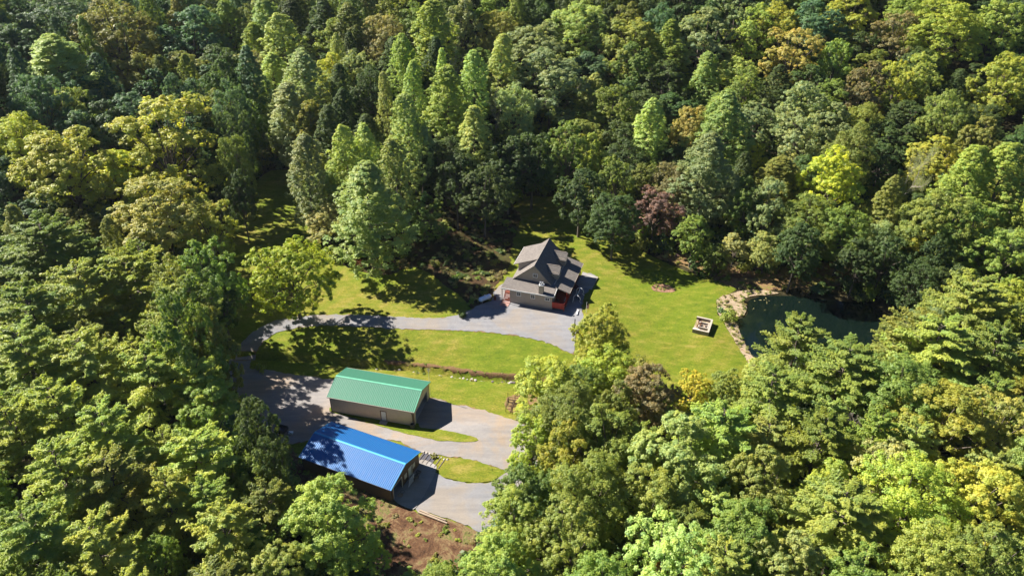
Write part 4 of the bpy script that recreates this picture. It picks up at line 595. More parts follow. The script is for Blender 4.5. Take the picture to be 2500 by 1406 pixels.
# ------------------------------------------------------------------ materials
class Mat:
    def __init__(s, name):
        s.m = bpy.data.materials.new(name); s.m.use_nodes = True
        s.t = s.m.node_tree; s.t.nodes.clear()
        s.out = s.t.nodes.new('ShaderNodeOutputMaterial')
        s.tc = None
    def n(s, kind, **kw):
        nd = s.t.nodes.new('ShaderNode'+kind)
        for k, v in kw.items():
            if k in nd.inputs.keys() if isinstance(k, str) else False: nd.inputs[k].default_value = v
            else: setattr(nd, k, v)
        return nd
    def l(s, a, b): s.t.links.new(a, b)
    def noise(s, scale, detail=4, rough=0.6, vec=None, dist=0.0):
        nd = s.t.nodes.new('ShaderNodeTexNoise')
        nd.inputs['Scale'].default_value = scale; nd.inputs['Detail'].default_value = detail
        nd.inputs['Roughness'].default_value = rough; nd.inputs['Distortion'].default_value = dist
        s.l(vec or s.coord(), nd.inputs['Vector'])
        return nd.outputs[0]
    def coord(s, which='Object'):
        if s.tc is None: s.tc = s.t.nodes.new('ShaderNodeTexCoord')
        return s.tc.outputs[which]
    def scaled(s, sc, rot=(0, 0, 0)):
        mp = s.t.nodes.new('ShaderNodeMapping')
        mp.inputs['Scale'].default_value = sc; mp.inputs['Rotation'].default_value = rot
        s.l(s.coord(), mp.inputs['Vector'])
        return mp.outputs[0]
    def ramp(s, fac, stops):
        r = s.t.nodes.new('ShaderNodeValToRGB')
        e = r.color_ramp.elements
        while len(e) < len(stops): e.new(0.5)
        for el, (p, c) in zip(e, stops):
            el.position = p; el.color = (*c, 1) if len(c) == 3 else c
        s.l(fac, r.inputs[0])
        return r.outputs[0]
    def mix(s, fac, a, b, mode='MIX'):
        m = s.t.nodes.new('ShaderNodeMix'); m.data_type = 'RGBA'; m.blend_type = mode
        for inp, v in ((m.inputs[0], fac), (m.inputs[6], a), (m.inputs[7], b)):
            if isinstance(v, (int, float)): inp.default_value = v
            elif isinstance(v, (tuple, list)): inp.default_value = (*v, 1) if len(v) == 3 else v
            else: s.l(v, inp)
        return m.outputs[2]
    def math(s, op, a, b=0.0, clamp=False):
        m = s.t.nodes.new('ShaderNodeMath'); m.operation = op; m.use_clamp = clamp
        for inp, v in ((m.inputs[0], a), (m.inputs[1], b)):
            if isinstance(v, (int, float)): inp.default_value = v
            else: s.l(v, inp)
        return m.outputs[0]
    def bump(s, h, strength=0.5, dist=0.1):
        b = s.t.nodes.new('ShaderNodeBump'); b.inputs['Strength'].default_value = strength
        b.inputs['Distance'].default_value = dist
        s.l(h, b.inputs['Height'])
        return b.outputs[0]
    def pbr(s, col, rough=0.8, spec=0.3, normal=None, metal=0.0):
        p = s.t.nodes.new('ShaderNodeBsdfPrincipled')
        if isinstance(col, (tuple, list)): p.inputs['Base Color'].default_value = (*col, 1)
        else: s.l(col, p.inputs['Base Color'])
        if isinstance(rough, (int, float)): p.inputs['Roughness'].default_value = rough
        else: s.l(rough, p.inputs['Roughness'])
        p.inputs['Specular IOR Level'].default_value = spec
        p.inputs['Metallic'].default_value = metal
        if normal is not None: s.l(normal, p.inputs['Normal'])
        s.l(p.outputs[0], s.out.inputs[0])
        s.p = p
        return s.m

def plain(name, col, rough=0.6, spec=0.3, metal=0.0, var=0.25, scale=1.5):
    m = Mat(name)
    k = m.noise(scale, 5, 0.65)
    c = m.mix(k, tuple(x*(1-var) for x in col), tuple(min(1, x*(1+var)) for x in col))
    return m.pbr(c, rough, spec, metal=metal)

def leaf_material():
    m = Mat('leaf')
    at = m.n('Attribute'); at.attribute_type = 'INSTANCER'; at.attribute_name = 'tint'
    hue = m.n('Attribute'); hue.attribute_type = 'GEOMETRY'; hue.attribute_name = 'hue'
    oi = m.n('ObjectInfo')
    # hue in 0..1: clump and leaf variation; low = deeper green, high = yellower
    warm = m.mix(1.0, at.outputs['Color'], (1.22, 1.08, 0.72), 'MULTIPLY')
    cool = m.mix(1.0, at.outputs['Color'], (0.70, 0.84, 0.85), 'MULTIPLY')
    c = m.mix(hue.outputs['Fac'], cool, warm)
    hs = m.n('HueSaturation')
    hv = m.math('MULTIPLY', oi.outputs['Random'], 0.04)
    hv = m.math('ADD', hv, 0.48)
    m.l(hv, hs.inputs['Hue'])
    rv = m.math('FRACT', m.math('MULTIPLY', oi.outputs['Random'], 7.31))
    vv = m.math('ADD', m.math('MULTIPLY', rv, 0.4), 0.8)
    m.l(vv, hs.inputs['Value'])
    m.l(c, hs.inputs['Color'])
    p = m.n('BsdfPrincipled')
    m.l(hs.outputs[0], p.inputs['Base Color'])
    p.inputs['Roughness'].default_value = 0.5
    p.inputs['Specular IOR Level'].default_value = 0.35
    tr = m.n('BsdfTranslucent')
    tc = m.mix(1.0, hs.outputs[0], (1.4, 1.4, 0.65), 'MULTIPLY')
    m.l(tc, tr.inputs['Color'])
    mx = m.n('MixShader'); mx.inputs[0].default_value = 0.5
    m.l(p.outputs[0], mx.inputs[1]); m.l(tr.outputs[0], mx.inputs[2])
    m.l(mx.outputs[0], m.out.inputs[0])
    return m.m

M = {}
M['leaf'] = leaf_material()
def bark(name, a, b):
    m = Mat(name)
    k = m.noise(3.0, 5, 0.7, m.scaled((4, 4, 0.7)))
    return m.pbr(m.mix(k, a, b), 0.9, 0.2, m.bump(k, 0.6, 0.05))
M['bark'] = bark('bark', (0.05, 0.04, 0.03), (0.20, 0.17, 0.14))
M['dead_bark'] = bark('dead_bark', (0.22, 0.18, 0.15), (0.5, 0.45, 0.4))

def lawn_mat():
    m = Mat('lawn')
    big = m.noise(0.045, 4, 0.6, dist=0.5)
    mid = m.noise(0.35, 6, 0.7, m.scaled((1, 2.2, 1), (0, 0, 0.25)))
    fine = m.noise(2.6, 6, 0.75, m.scaled((1, 1.8, 1), (0, 0, 0.25)))
    c = m.ramp(mid, [(0.34, (0.080, 0.125, 0.008)), (0.5, (0.125, 0.160, 0.011)), (0.66, (0.185, 0.195, 0.024))])
    c2 = m.ramp(mid, [(0.34, (0.115, 0.135, 0.011)), (0.5, (0.175, 0.165, 0.020)), (0.66, (0.26, 0.21, 0.055))])
    c = m.mix(m.ramp(big, [(0.42, (0, 0, 0)), (0.6, (1, 1, 1))]), c, c2)
    c = m.mix(0.8, c, m.ramp(fine, [(0.34, (0.4, 0.46, 0.35)), (0.52, (1.0, 1.0, 1.0)), (0.68, (1.5, 1.45, 1.6))]), 'MULTIPLY')
    # faint mowing lines
    wv = m.n('TexWave'); wv.inputs['Scale'].default_value = 0.28; wv.inputs['Distortion'].default_value = 2.5
    wv.inputs['Detail'].default_value = 2
    m.l(m.scaled((0.25, 1, 1), (0, 0, 0.22)), wv.inputs['Vector'])
    c = m.mix(m.math('MULTIPLY', wv.outputs['Fac'], 0.32), c, (0.095, 0.15, 0.006))
    h = m.noise(5.0, 4, 0.8)
    return m.pbr(c, 0.9, 0.15, m.bump(h, 0.8, 0.12))
M['lawn'] = lawn_mat()

def gravel_mat(name, a, b, dirt):
    m = Mat(name)
    big = m.noise(0.12, 5, 0.6, dist=0.8)
    mid = m.noise(1.1, 6, 0.7)
    fine = m.noise(9.0, 4, 0.8)
    c = m.mix(mid, a, b)
    c = m.mix(m.ramp(big, [(0.45, (0, 0, 0)), (0.62, (0.85, 0.85, 0.85))]), c, dirt)
    tr = m.noise(0.5, 4, 0.6, m.scaled((0.35, 2.2, 1), (0, 0, 0.12)))
    c = m.mix(0.5, c, m.ramp(tr, [(0.35, (0.78, 0.79, 0.82)), (0.6, (1.1, 1.09, 1.07))]), 'MULTIPLY')
    c = m.mix(0.7, c, m.ramp(fine, [(0.3, (0.7, 0.7, 0.72)), (0.7, (1.2, 1.2, 1.2))]), 'MULTIPLY')
    return m.pbr(c, 0.95, 0.15, m.bump(fine, 0.5, 0.05))
M['gravel'] = gravel_mat('gravel', (0.155, 0.157, 0.170), (0.25, 0.248, 0.256), (0.235, 0.205, 0.175))
M['gravel_track'] = gravel_mat('gravel_track', (0.18, 0.17, 0.168), (0.27, 0.255, 0.248), (0.27, 0.21, 0.155))
M['concrete'] = gravel_mat('concrete', (0.24, 0.235, 0.23), (0.33, 0.32, 0.31), (0.26, 0.22, 0.18))

def dirt_mat(name, stops, sc=0.35):
    m = Mat(name)
    k = m.noise(sc, 7, 0.72, dist=0.6)
    fine = m.noise(3.5, 5, 0.8)
    c = m.ramp(k, stops)
    c = m.mix(0.8, c, m.ramp(fine, [(0.28, (0.4, 0.4, 0.42)), (0.6, (1.1, 1.08, 1.05)), (0.8, (1.6, 1.5, 1.4))]), 'MULTIPLY')
    return m.pbr(c, 0.95, 0.1, m.bump(fine, 0.8, 0.15))
M['dirt'] = dirt_mat('dirt', [(0.34, (0.05, 0.028, 0.018)), (0.46, (0.12, 0.065, 0.037)), (0.54, (0.20, 0.14, 0.075)), (0.60, (0.11, 0.125, 0.035)), (0.66, (0.24, 0.18, 0.09)), (0.75, (0.33, 0.26, 0.16))])
M['red_dirt'] = dirt_mat('red_dirt', [(0.3, (0.10, 0.06, 0.035)), (0.5, (0.20, 0.12, 0.065)), (0.62, (0.13, 0.125, 0.03)), (0.75, (0.30, 0.21, 0.13))], 0.8)
M['bank'] = dirt_mat('bank', [(0.3, (0.025, 0.02, 0.012)), (0.45, (0.065, 0.038, 0.02)), (0.58, (0.05, 0.055, 0.016)), (0.75, (0.10, 0.06, 0.03))])  # tones lowered, the slope's deeper shade is put into this colour
M['clay'] = dirt_mat('clay', [(0.3, (0.13, 0.07, 0.035)), (0.5, (0.24, 0.16, 0.08)), (0.62, (0.17, 0.16, 0.04)), (0.75, (0.34, 0.25, 0.15))], 0.8)
M['sand'] = dirt_mat('sand', [(0.3, (0.24, 0.16, 0.09)), (0.46, (0.42, 0.33, 0.24)), (0.60, (0.20, 0.17, 0.07)), (0.70, (0.52, 0.43, 0.33))], 0.6)
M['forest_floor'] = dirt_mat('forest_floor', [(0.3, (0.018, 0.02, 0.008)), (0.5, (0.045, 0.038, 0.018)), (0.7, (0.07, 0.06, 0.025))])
M['mulch'] = dirt_mat('mulch', [(0.3, (0.17, 0.09, 0.06)), (0.5, (0.28, 0.16, 0.11)), (0.72, (0.25, 0.2, 0.09)), (0.85, (0.36, 0.25, 0.18))], 1.2)

def water_mat():
    m = Mat('pond_water')
    k = m.noise(0.12, 4, 0.6)
    c = m.mix(k, (0.002, 0.005, 0.004), (0.004, 0.010, 0.008))
    h = m.noise(1.6, 3, 0.6)
    return m.pbr(c, 0.08, 0.35, m.bump(h, 0.06, 0.05))
M['water'] = water_mat()

def metal_roof(name, col, var=0.12):
    m = Mat(name)
    k = m.noise(0.5, 6, 0.7, m.scaled((1, 0.35, 1)))
    st = m.noise(2.5, 5, 0.75, m.scaled((3, 0.15, 1)))
    c = m.mix(k, tuple(x*(1-var) for x in col), tuple(min(1, x*(1+var)) for x in col))
    c = m.mix(m.ramp(st, [(0.45, (0, 0, 0)), (0.75, (0.45, 0.45, 0.45))]), c, tuple(0.6*x+0.10 for x in col))
    return m.pbr(c, 0.5, 0.4)
M['green_roof'] = metal_roof('green_roof', (0.048, 0.20, 0.128))
M['blue_roof'] = metal_roof('blue_roof', (0.006, 0.12, 0.36))
M['green_trim'] = plain('green_trim', (0.10, 0.36, 0.24), 0.5)
M['blue_trim'] = plain('blue_trim', (0.05, 0.30, 0.55), 0.5)
def siding(name, col, horizontal=True, pitch=0.23, depth=0.03):
    m = Mat(name)
    k = m.noise(1.2, 6, 0.7)
    c = m.mix(k, tuple(x*0.82 for x in col), tuple(min(1, x*1.12) for x in col))
    wv = m.n('TexWave'); wv.wave_profile = 'SAW'
    wv.bands_direction = 'Z' if horizontal else 'X'
    wv.inputs['Scale'].default_value = 0.314/pitch
    m.l(m.coord(), wv.inputs['Vector'])
    c = m.mix(0.25, c, m.ramp(wv.outputs['Fac'], [(0.0, (0.55, 0.55, 0.55)), (0.12, (1, 1, 1))]), 'MULTIPLY')
    return m.pbr(c, 0.7, 0.3, m.bump(wv.outputs['Fac'], 0.5, depth))
M['tan_siding'] = siding('tan_siding', (0.62, 0.50, 0.38), False, 0.3)
M['dark_siding'] = siding('dark_siding', (0.13, 0.085, 0.06), False, 0.3)
M['house_siding'] = siding('house_siding', (0.42, 0.35, 0.285), True, 0.2)
def shingle(name, a, b):
    m = Mat(name)
    bt = m.n('TexBrick')
    bt.inputs['Scale'].default_value = 1.0
    bt.inputs['Brick Width'].default_value = 0.33; bt.inputs['Row Height'].default_value = 0.15
    bt.inputs['Mortar Size'].default_value = 0.008
    bt.inputs['Color1'].default_value = (*a, 1); bt.inputs['Color2'].default_value = (*b, 1)
    bt.inputs['Mortar'].default_value = (*[x*0.5 for x in a], 1)
    m.l(m.coord(), bt.inputs['Vector'])
    k = m.noise(0.7, 6, 0.75)
    c = m.mix(0.6, bt.outputs[0], m.ramp(k, [(0.3, (0.8, 0.8, 0.8)), (0.7, (1.15, 1.13, 1.1))]), 'MULTIPLY')
    fine = m.noise(14, 3, 0.8)
    return m.pbr(c, 0.9, 0.2, m.bump(fine, 0.5, 0.02))
M['shingle'] = shingle('shingle', (0.135, 0.122, 0.115), (0.18, 0.163, 0.152))
M['fascia'] = plain('fascia', (0.34, 0.29, 0.25), 0.6)
M['red_deck'] = plain('red_deck', (0.36, 0.040, 0.024), 0.6)
M['red_deck_dark'] = plain('red_deck_dark', (0.13, 0.035, 0.022), 0.7)
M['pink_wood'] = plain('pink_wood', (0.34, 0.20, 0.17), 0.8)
M['white_paint'] = plain('white_paint', (0.75, 0.75, 0.74), 0.45, var=0.08)
M['tank_paint'] = plain('tank_paint', (0.60, 0.72, 0.88), 0.35, var=0.06)
M['cream_paint'] = plain('cream_paint', (0.62, 0.57, 0.48), 0.6, var=0.1)
M['door_brown'] = plain('door_brown', (0.16, 0.08, 0.05), 0.6)
M['dark_metal'] = plain('dark_metal', (0.035, 0.035, 0.04), 0.45, 0.5)
M['galvanised'] = plain('galvanised', (0.45, 0.46, 0.47), 0.35, 0.5, 0.6)
M['rusty_metal'] = plain('rusty_metal', (0.06, 0.035, 0.02), 0.7)
M['black'] = plain('black', (0.012, 0.012, 0.014), 0.7)
M['interior'] = plain('interior', (0.10, 0.09, 0.08), 0.9)
M['floor_slab'] = plain('floor_slab', (0.34, 0.33, 0.32), 0.8)
M['rock'] = plain('rock', (0.36, 0.33, 0.30), 0.9, var=0.45, scale=2)
M['dark_rock'] = plain('dark_rock', (0.14, 0.12, 0.11), 0.9, var=0.4)
M['block'] = plain('block', (0.27, 0.245, 0.22), 0.9, var=0.25, scale=3)
M['block_cap'] = plain('block_cap', (0.36, 0.32, 0.27), 0.85, var=0.15, scale=3)
M['log'] = plain('log', (0.32, 0.25, 0.19), 0.9, var=0.4, scale=3)
M['cut_wood'] = plain('cut_wood', (0.5, 0.38, 0.26), 0.9)
M['tarp'] = plain('tarp', (0.06, 0.06, 0.075), 0.5, 0.4, var=0.35)
M['red_cloth'] = plain('red_cloth', (0.5, 0.05, 0.06), 0.8)
M['blue_cloth'] = plain('blue_cloth', (0.04, 0.06, 0.25), 0.8)
M['brick'] = plain('brick', (0.27, 0.20, 0.13), 0.9, var=0.3, scale=5)
g = Mat('window_glass')
gk = g.noise(0.8, 2, 0.5)
M['glass'] = g.pbr(g.mix(gk, (0.02, 0.025, 0.03), (0.06, 0.07, 0.08)), 0.06, 0.8)

# ------------------------------------------------------------------ ground
def tz(x, y): return float(terrain(x, y))

def build_ground():
    xs = np.concatenate([np.arange(-420, -120, 12), np.arange(-120, -60, 2.0), np.arange(-60, 62, 0.8), np.arange(62, 110, 1.5), np.arange(110, 420, 12)])
    ys = np.concatenate([np.arange(-40, 60, 6.0), np.arange(60, 165, 0.8), np.arange(165, 240, 2.5), np.arange(240, 700, 14)])
    X, Y = np.meshgrid(xs, ys)
    Z = terrain(X, Y)
    lawn = SITE['LAWN']
    ins = inside(X, Y, lawn)
    dd = seg_dist(X.ravel(), Y.ravel(), lawn+lawn[:1]).reshape(X.shape)
    Z = Z - np.where(ins, 0.3*np.clip(dd/2.0, 0, 1)+0.03, 0.0)
    # roughness of the wood floor
    Z = Z + np.where(ins | inside(X, Y, POND), 0, 0.12*np.sin(X*1.7+Y*0.9)*np.sin(Y*1.3-X*0.4))*np.clip(dd/3, 0, 1)
    V = np.stack([X.ravel(), Y.ravel(), Z.ravel()], 1)
    ny, nx = X.shape
    idx = np.arange(nx*ny).reshape(ny, nx)
    F = np.stack([idx[:-1, :-1].ravel(), idx[:-1, 1:].ravel(), idx[1:, 1:].ravel(), idx[1:, :-1].ravel()], 1)
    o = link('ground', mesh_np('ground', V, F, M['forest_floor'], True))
    tag(o, kind='structure')
build_ground()

def rough_outline(poly, step=0.5, amp=0.25, seed=0.0):
    pts = []
    n = len(poly)
    # Catmull-Rom through the outline, then small waviness
    for i in range(n):
        p0, p1, p2, p3 = (Vector(poly[(i+k-1) % n]) for k in range(4))
        L = (p2-p1).length
        m = max(1, int(L/step))
        for j in range(m):
            t = j/m
            q = 0.5*((2*p1)+(-p0+p2)*t+(2*p0-5*p1+4*p2-p3)*t*t+(-p0+3*p1-3*p2+p3)*t*t*t)
            q = q*0.6+(p1.lerp(p2, t))*0.4
            nx = noise.noise(Vector((q.x*0.9, q.y*0.9, seed)))+0.6*noise.noise(Vector((q.x*2.7, q.y*2.7, seed+5)))
            ny = noise.noise(Vector((q.x*0.9, q.y*0.9, seed+9)))+0.6*noise.noise(Vector((q.x*2.7, q.y*2.7, seed+14)))
            pts.append(q+Vector((nx, ny))*amp)
    return pts

def sheet(name, poly, mat, lift, grid=0.8, amp=0.25, step=0.5, seed=0.0, kind='structure', sink=0.0):
    out = rough_outline(poly, step, amp, seed)
    n = len(out)
    xs = [p.x for p in out]; ys = [p.y for p in out]
    gx = np.arange(min(xs), max(xs), grid); gy = np.arange(min(ys), max(ys), grid)
    X, Y = np.meshgrid(gx, gy); X = X.ravel()+(np.arange(X.size) % 7-3)*0.013; Y = Y.ravel()+(np.arange(Y.size) % 5-2)*0.011
    po = [(p.x, p.y) for p in out]
    k = inside(X, Y, po) & (seg_dist(X, Y, po+po[:1]) > grid*0.35)
    verts = out+[Vector((a, b)) for a, b in zip(X[k], Y[k])]
    r = delaunay_2d_cdt(verts, [], [list(range(n))], 1, 1e-5)
    V2 = np.array([(v.x, v.y) for v in r[0]])
    Z = terrain(V2[:, 0], V2[:, 1])+lift
    me = bpy.data.meshes.new(name)
    me.from_pydata([(a, b, c) for (a, b), c in zip(V2, Z)], [], [tuple(f) for f in r[2]])
    for p in me.polygons: p.use_smooth = True
    me.materials.append(mat)
    me.update()
    if me.polygons and me.polygons[0].normal.z < 0: me.flip_normals()
    o = link(name, me)
    return tag(o, kind=kind)

sheet('lawn', SITE['LAWN'], M['lawn'], 0.05, 0.42, 0.35, seed=1)
sheet('brushy_bank', SITE['BANK'], M['bank'], 0.09, 0.8, 0.6, seed=2)
sheet('leaf_litter', SITE['BANK_NE'], M['clay'], 0.09, 0.8, 0.5, seed=3)
sheet('dirt_clearing', SITE['DIRT'], M['dirt'], 0.08, 0.8, 0.5, seed=4)
sheet('pond_shore', SITE['SHORE'], M['sand'], 0.10, 0.5, 0.3, seed=5)
sheet('drive_margin', [tuple(p) for p in SITE['DRIVE']], M['clay'], 0.085, 0.9, 0.45, seed=6)
sheet('gravel_drive', SITE['DRIVE'], M['gravel'], 0.125, 0.8, 0.38, seed=7)
sheet('lot_margin', SITE['LOT'], M['clay'], 0.095, 0.9, 0.7, seed=8)
sheet('gravel_lot', SITE['LOT'], M['gravel_track'], 0.13, 0.8, 0.45, seed=9)
sheet('gravel_turnaround', SITE['GRAVEL3'], M['gravel'], 0.15, 0.8, 0.3, seed=10)
sheet('grass_island', SITE['ISLE'], M['lawn'], 0.175, 0.5, 0.2, seed=11)
sheet('grass_island', SITE['ISLE2'], M['lawn'], 0.185, 0.5, 0.25, seed=12)
sheet('concrete_apron', SITE['PAD'], M['concrete'], 0.21, 0.8, 0.02, seed=13)
sheet('creek_bank', SITE['CRK1'], M['red_dirt'], 0.10, 0.22, 0.35, step=0.3, seed=14)
sheet('garden_soil', SITE['SOIL'], M['clay'], 0.09, 0.5, 0.3, seed=15)
fl = sheet('flower_bed', SITE['FLOWER'], M['mulch'], 0.10, 0.4, 0.15, seed=16)

def pond():
    pts = rough_outline([(x, y) for x, y in POND], 0.8, 0.2, 3.0)
    c = Vector((sum(p.x for p in pts)/len(pts), sum(p.y for p in pts)/len(pts)))
    pts = [c+(p-c)*1.03 for p in pts]
    r = delaunay_2d_cdt(pts, [], [list(range(len(pts)))], 1, 1e-5)
    me = bpy.data.meshes.new('pond_water')
    me.from_pydata([(v.x, v.y, -0.45) for v in r[0]], [], [tuple(f) for f in r[2]])
    me.materials.append(M['water']); me.update()
    if me.polygons[0].normal.z < 0: me.flip_normals()
    tag(link('pond_water', me), kind='structure')
pond()

# ------------------------------------------------------------------ metal garages
def ribbed_panel(w, length, slope_dz, mat, name='roof_panel', ribs=3):
    """one roofing sheet, ribs running down the slope; x across 0..w, y 0..length, z falls by slope_dz"""
    V = []; prof = []
    for i in range(ribs):
        a = i*w/ribs
        prof += [(a, 0.0), (a+0.035, 0.05), (a+0.085, 0.05), (a+0.12, 0.0)]
    prof.append((w, 0.0))
    V = [(x, 0, z) for x, z in prof]+[(x, length, z-slope_dz) for x, z in prof]
    n = len(prof)
    F = [(i, i+1, n+i+1, n+i) for i in range(n-1)]
    me = bpy.data.meshes.new(name); me.from_pydata(V, [], F); me.materials.append(mat); me.update()
    return me

def garage(name, label, x, y, z, rz, L, Wd, eave, rise, wall, roofm, trim, door_spec):
    g = empty(name, (x, y, z), rz)
    tag(g, label, 'garage')
    t = 0.15; ov = 0.3
    h = eave-0.10
    ridge = Wd/2
    # long walls, the front one with an opening for its door
    w = MB()
    if door_spec.get('front_door') is not None:
        d0 = door_spec['front_door']; d1 = d0+0.95; dh = 2.15
        w.box(0, d0, 0, t, -0.3, h); w.box(d1, L, 0, t, -0.3, h); w.box(d0, d1, 0, t, dh, h)
    else:
        w.box(0, L, 0, t, -0.6, h)
    w.build('front_wall', wall, g)
    MB().box(0, L, Wd-t, Wd, -0.6, h).build('back_wall', wall, g)
    def top(yy): return eave-0.12+rise*(1-abs(yy-ridge)/ridge)
    MB().prism_x([(t, -0.6), (Wd-t, -0.6), (Wd-t, top(Wd-t)), (ridge, top(ridge)), (t, top(t))], 0.0, t).build('gable_wall', wall, g)
    # open end: pieces round the openings
    ops = door_spec['openings']             # (y0, y1, height)
    e = MB(); cur = t
    for y0, y1, hh in ops:
        e.box(L-t, L, cur, y0, -0.3, 2.4); e.box(L-t, L, y0, y1, hh, 2.4) if hh < 2.4 else None
        cur = y1
    e.box(L-t, L, cur, Wd-t, -0.3, 2.4)
    e.prism_x([(t, 2.4), (Wd-t, 2.4), (Wd-t, top(Wd-t)), (ridge, top(ridge)), (t, top(t))], L-t, L)
    e.build('gable_wall', wall, g)
    MB().box(t, L-t, t, Wd-t, -0.1, 0.06).build('floor_slab', M['floor_slab'], g)
    # trim boards at corners and round the bays
    for cx, cy in ((-0.03, -0.03), (L-0.12, -0.03), (-0.03, Wd-0.12), (L-0.12, Wd-0.12)):
        MB().box(cx, cx+0.15, cy, cy+0.15, -0.3, h-0.02).build('corner_trim', M['dark_metal'] if wall is M['dark_siding'] else M['door_brown'], g)
    for y0, y1, hh in ops:
        m = MB()
        m.box(L, L+0.05, y0-0.12, y0, 0, hh+0.12); m.box(L, L+0.05, y1, y1+0.12, 0, hh+0.12); m.box(L, L+0.05, y0, y1, hh, hh+0.12)
        m.build('bay_frame', M['cream_paint'], g)
    # roof sheets
    pw = 0.92; n = int(round((L+2*ov)/pw)); pw = (L+2*ov)/n
    half = ridge+ov; fall = rise*half/ridge
    pa = ribbed_panel(pw, half, fall, roofm)
    for k in range(n):
        a = link('roof_panel', pa, g); a.location = (-ov+(k+1)*pw, ridge, eave+rise); a.rotation_euler = (0, 0, math.pi)
        b = link('roof_panel', pa, g); b.location = (-ov+k*pw, ridge, eave+rise)
    r = MB()
    r.prism_x([(ridge-0.2, eave+rise+0.0), (ridge, eave+rise+0.07), (ridge+0.2, eave+rise), (ridge, eave+rise+0.055)], -ov, L+ov)
    r.build('ridge_cap', trim, g)
    for s in (0, 1):
        for xx in (-ov-0.03, L+ov-0.01):
            yy = (-ov, ridge) if s == 0 else (ridge, Wd+ov)
            zz = (eave+rise-fall, eave+rise) if s == 0 else (eave+rise, eave+rise-fall)
            MB().prism_x([(yy[0], zz[0]-0.12), (yy[0], zz[0]+0.06), (yy[1], zz[1]+0.06), (yy[1], zz[1]-0.12)], xx, xx+0.04).build('rake_trim', trim, g)
    for yy in (-ov-0.07, Wd+ov):
        MB().box(-ov, L+ov, yy, yy+0.07, eave+rise-fall-0.13, eave+rise-fall-0.01).build('gutter', door_spec['gutter'], g)
    if door_spec.get('front_door') is not None:
        d0 = door_spec['front_door']
        d = MB().box(d0+0.03, d0+0.92, 0.03, 0.09, 0.0, 2.12).build('door', M['white_paint'], g)
        MB().box(d0+0.78, d0+0.84, -0.02, 0.03, 1.0, 1.08).build('handle', M['dark_metal'], d)
        MB().box(d0-0.10, d0, -0.04, 0.03, -0.1, 2.28).box(d0+0.95, d0+1.05, -0.04, 0.03, -0.1, 2.28).box(d0, d0+0.95, -0.04, 0.03, 2.15, 2.28).build('door_frame', M['door_brown'], g)
    return g

RZ_G = math.atan2(-0.245, 0.969)
gx, gy, gz0 = -31.75, 103.15, 0.12
gr = garage('green_roofed_garage', 'tan metal garage with bright green ribbed roof, white side door and open end bay',
            gx, gy, gz0, RZ_G, 15.45, 7.75, 3.6, 1.35, M['tan_siding'], M['green_roof'], M['green_trim'],
            dict(front_door=9.4, openings=[(0.85, 6.7, 2.95)] and [(0.85, 6.7, 2.35)], gutter=M['fascia']))
def G(x, y, z=0.0, o=(gx, gy, gz0), rz=RZ_G):
    c, s = math.cos(rz), math.sin(rz)
    return (o[0]+x*c-y*s, o[1]+x*s+y*c, o[2]+z)
RZ_B = math.atan2(-0.409, 0.912)
bx0, by0, bz0 = -33.35, 88.85, 0.62
bl = garage('blue_roofed_garage', 'dark brown garage with bright blue ribbed metal roof half in tree shade',
            bx0, by0, bz0, RZ_B, 16.4, 8.35, 3.0, 1.35, M['dark_siding'], M['blue_roof'], M['blue_trim'],
            dict(openings=[(0.7, 3.1, 2.3), (5.2, 6.1, 2.1)], gutter=M['dark_metal']))
def B(x, y, z=0.0): return G(x, y, z, (bx0, by0, bz0), RZ_B)
# white roll-up panel in the blue garage's far bay
pnl = MB()
for k in range(5): pnl.box(16.30, 16.35, 5.22, 6.08, 0.02+k*0.41, 0.02+k*0.41+0.39)
pnl.build('door', M['white_paint'], bl)
for yy in (4.25, 6.75):
    MB().box(16.41, 16.46, yy-0.35, yy+0.35, 1.1, 2.0).build('window', M['cream_paint'], bl)

# things by the garages
def step_block(name, label, loc, rz, w, d, h, mat):
    o = MB().box(0, w, 0, d, 0, h).build(name, mat, None, bevel=0.02)
    o.location = loc; o.rotation_euler = (0, 0, rz)
    return tag(o, label, 'step')
step_block('concrete_step', 'pale concrete step at the white side door of the tan garage', G(9.3, -0.95, -0.02), RZ_G, 1.3, 0.85, 0.2, M['block_cap'])

def downpipe():
    m = MB()
    p = [G(15.2, -0.36, 3.2), G(15.25, -0.15, 2.9), G(15.25, -0.12, 1.1)]
    o = m.tube(p, 0.07, 8).build('downpipe', M['dark_metal'])
    tag(o, 'dark downpipe at the front corner of the green-roofed garage', 'pipe')
downpipe()
def barrel(loc, label, mat, r=0.36, h=0.95):
    b = empty('rain_barrel', loc); tag(b, label, 'barrel')
    prof = [(0.0, r*0.92), (0.15, r), (0.5, r*1.07), (0.85, r), (1.0, r*0.93)]
    MB().tube([(0, 0, t*h) for t, _ in prof], [q for _, q in prof], 18).build('body', mat, b, smooth=True)
    for t in (0.28, 0.7): MB().tube([(0, 0, t*h-0.03), (0, 0, t*h+0.03)], r*1.08, 18).build('hoop', M['dark_metal'], b)
    MB().tube([(0, 0, h), (0, 0, h+0.03)], r*0.8, 18).build('lid', M['black'], b)
    return b
barrel(G(15.25, -0.45, -0.05), 'dark rain barrel under the downpipe of the green-roofed garage', M['dark_rock'])

def antenna():
    a = empty('antenna', G(15.5, 8.1, 0)); a.rotation_euler = (0, 0, RZ_G)
    tag(a, 'thin pole antenna on the back corner of the green-roofed garage', 'antenna')
    MB().tube([(0, 0, 0), (0, 0, 6.4)], 0.035, 6).build('mast', M['galvanised'], a)
    for k in range(5):
        MB().tube([(-0.35+0.04*k, 0, 6.3-0.14*k), (0.35-0.04*k, 0, 6.3-0.14*k)], 0.02, 5).build('rod', M['galvanised'], a)
antenna()

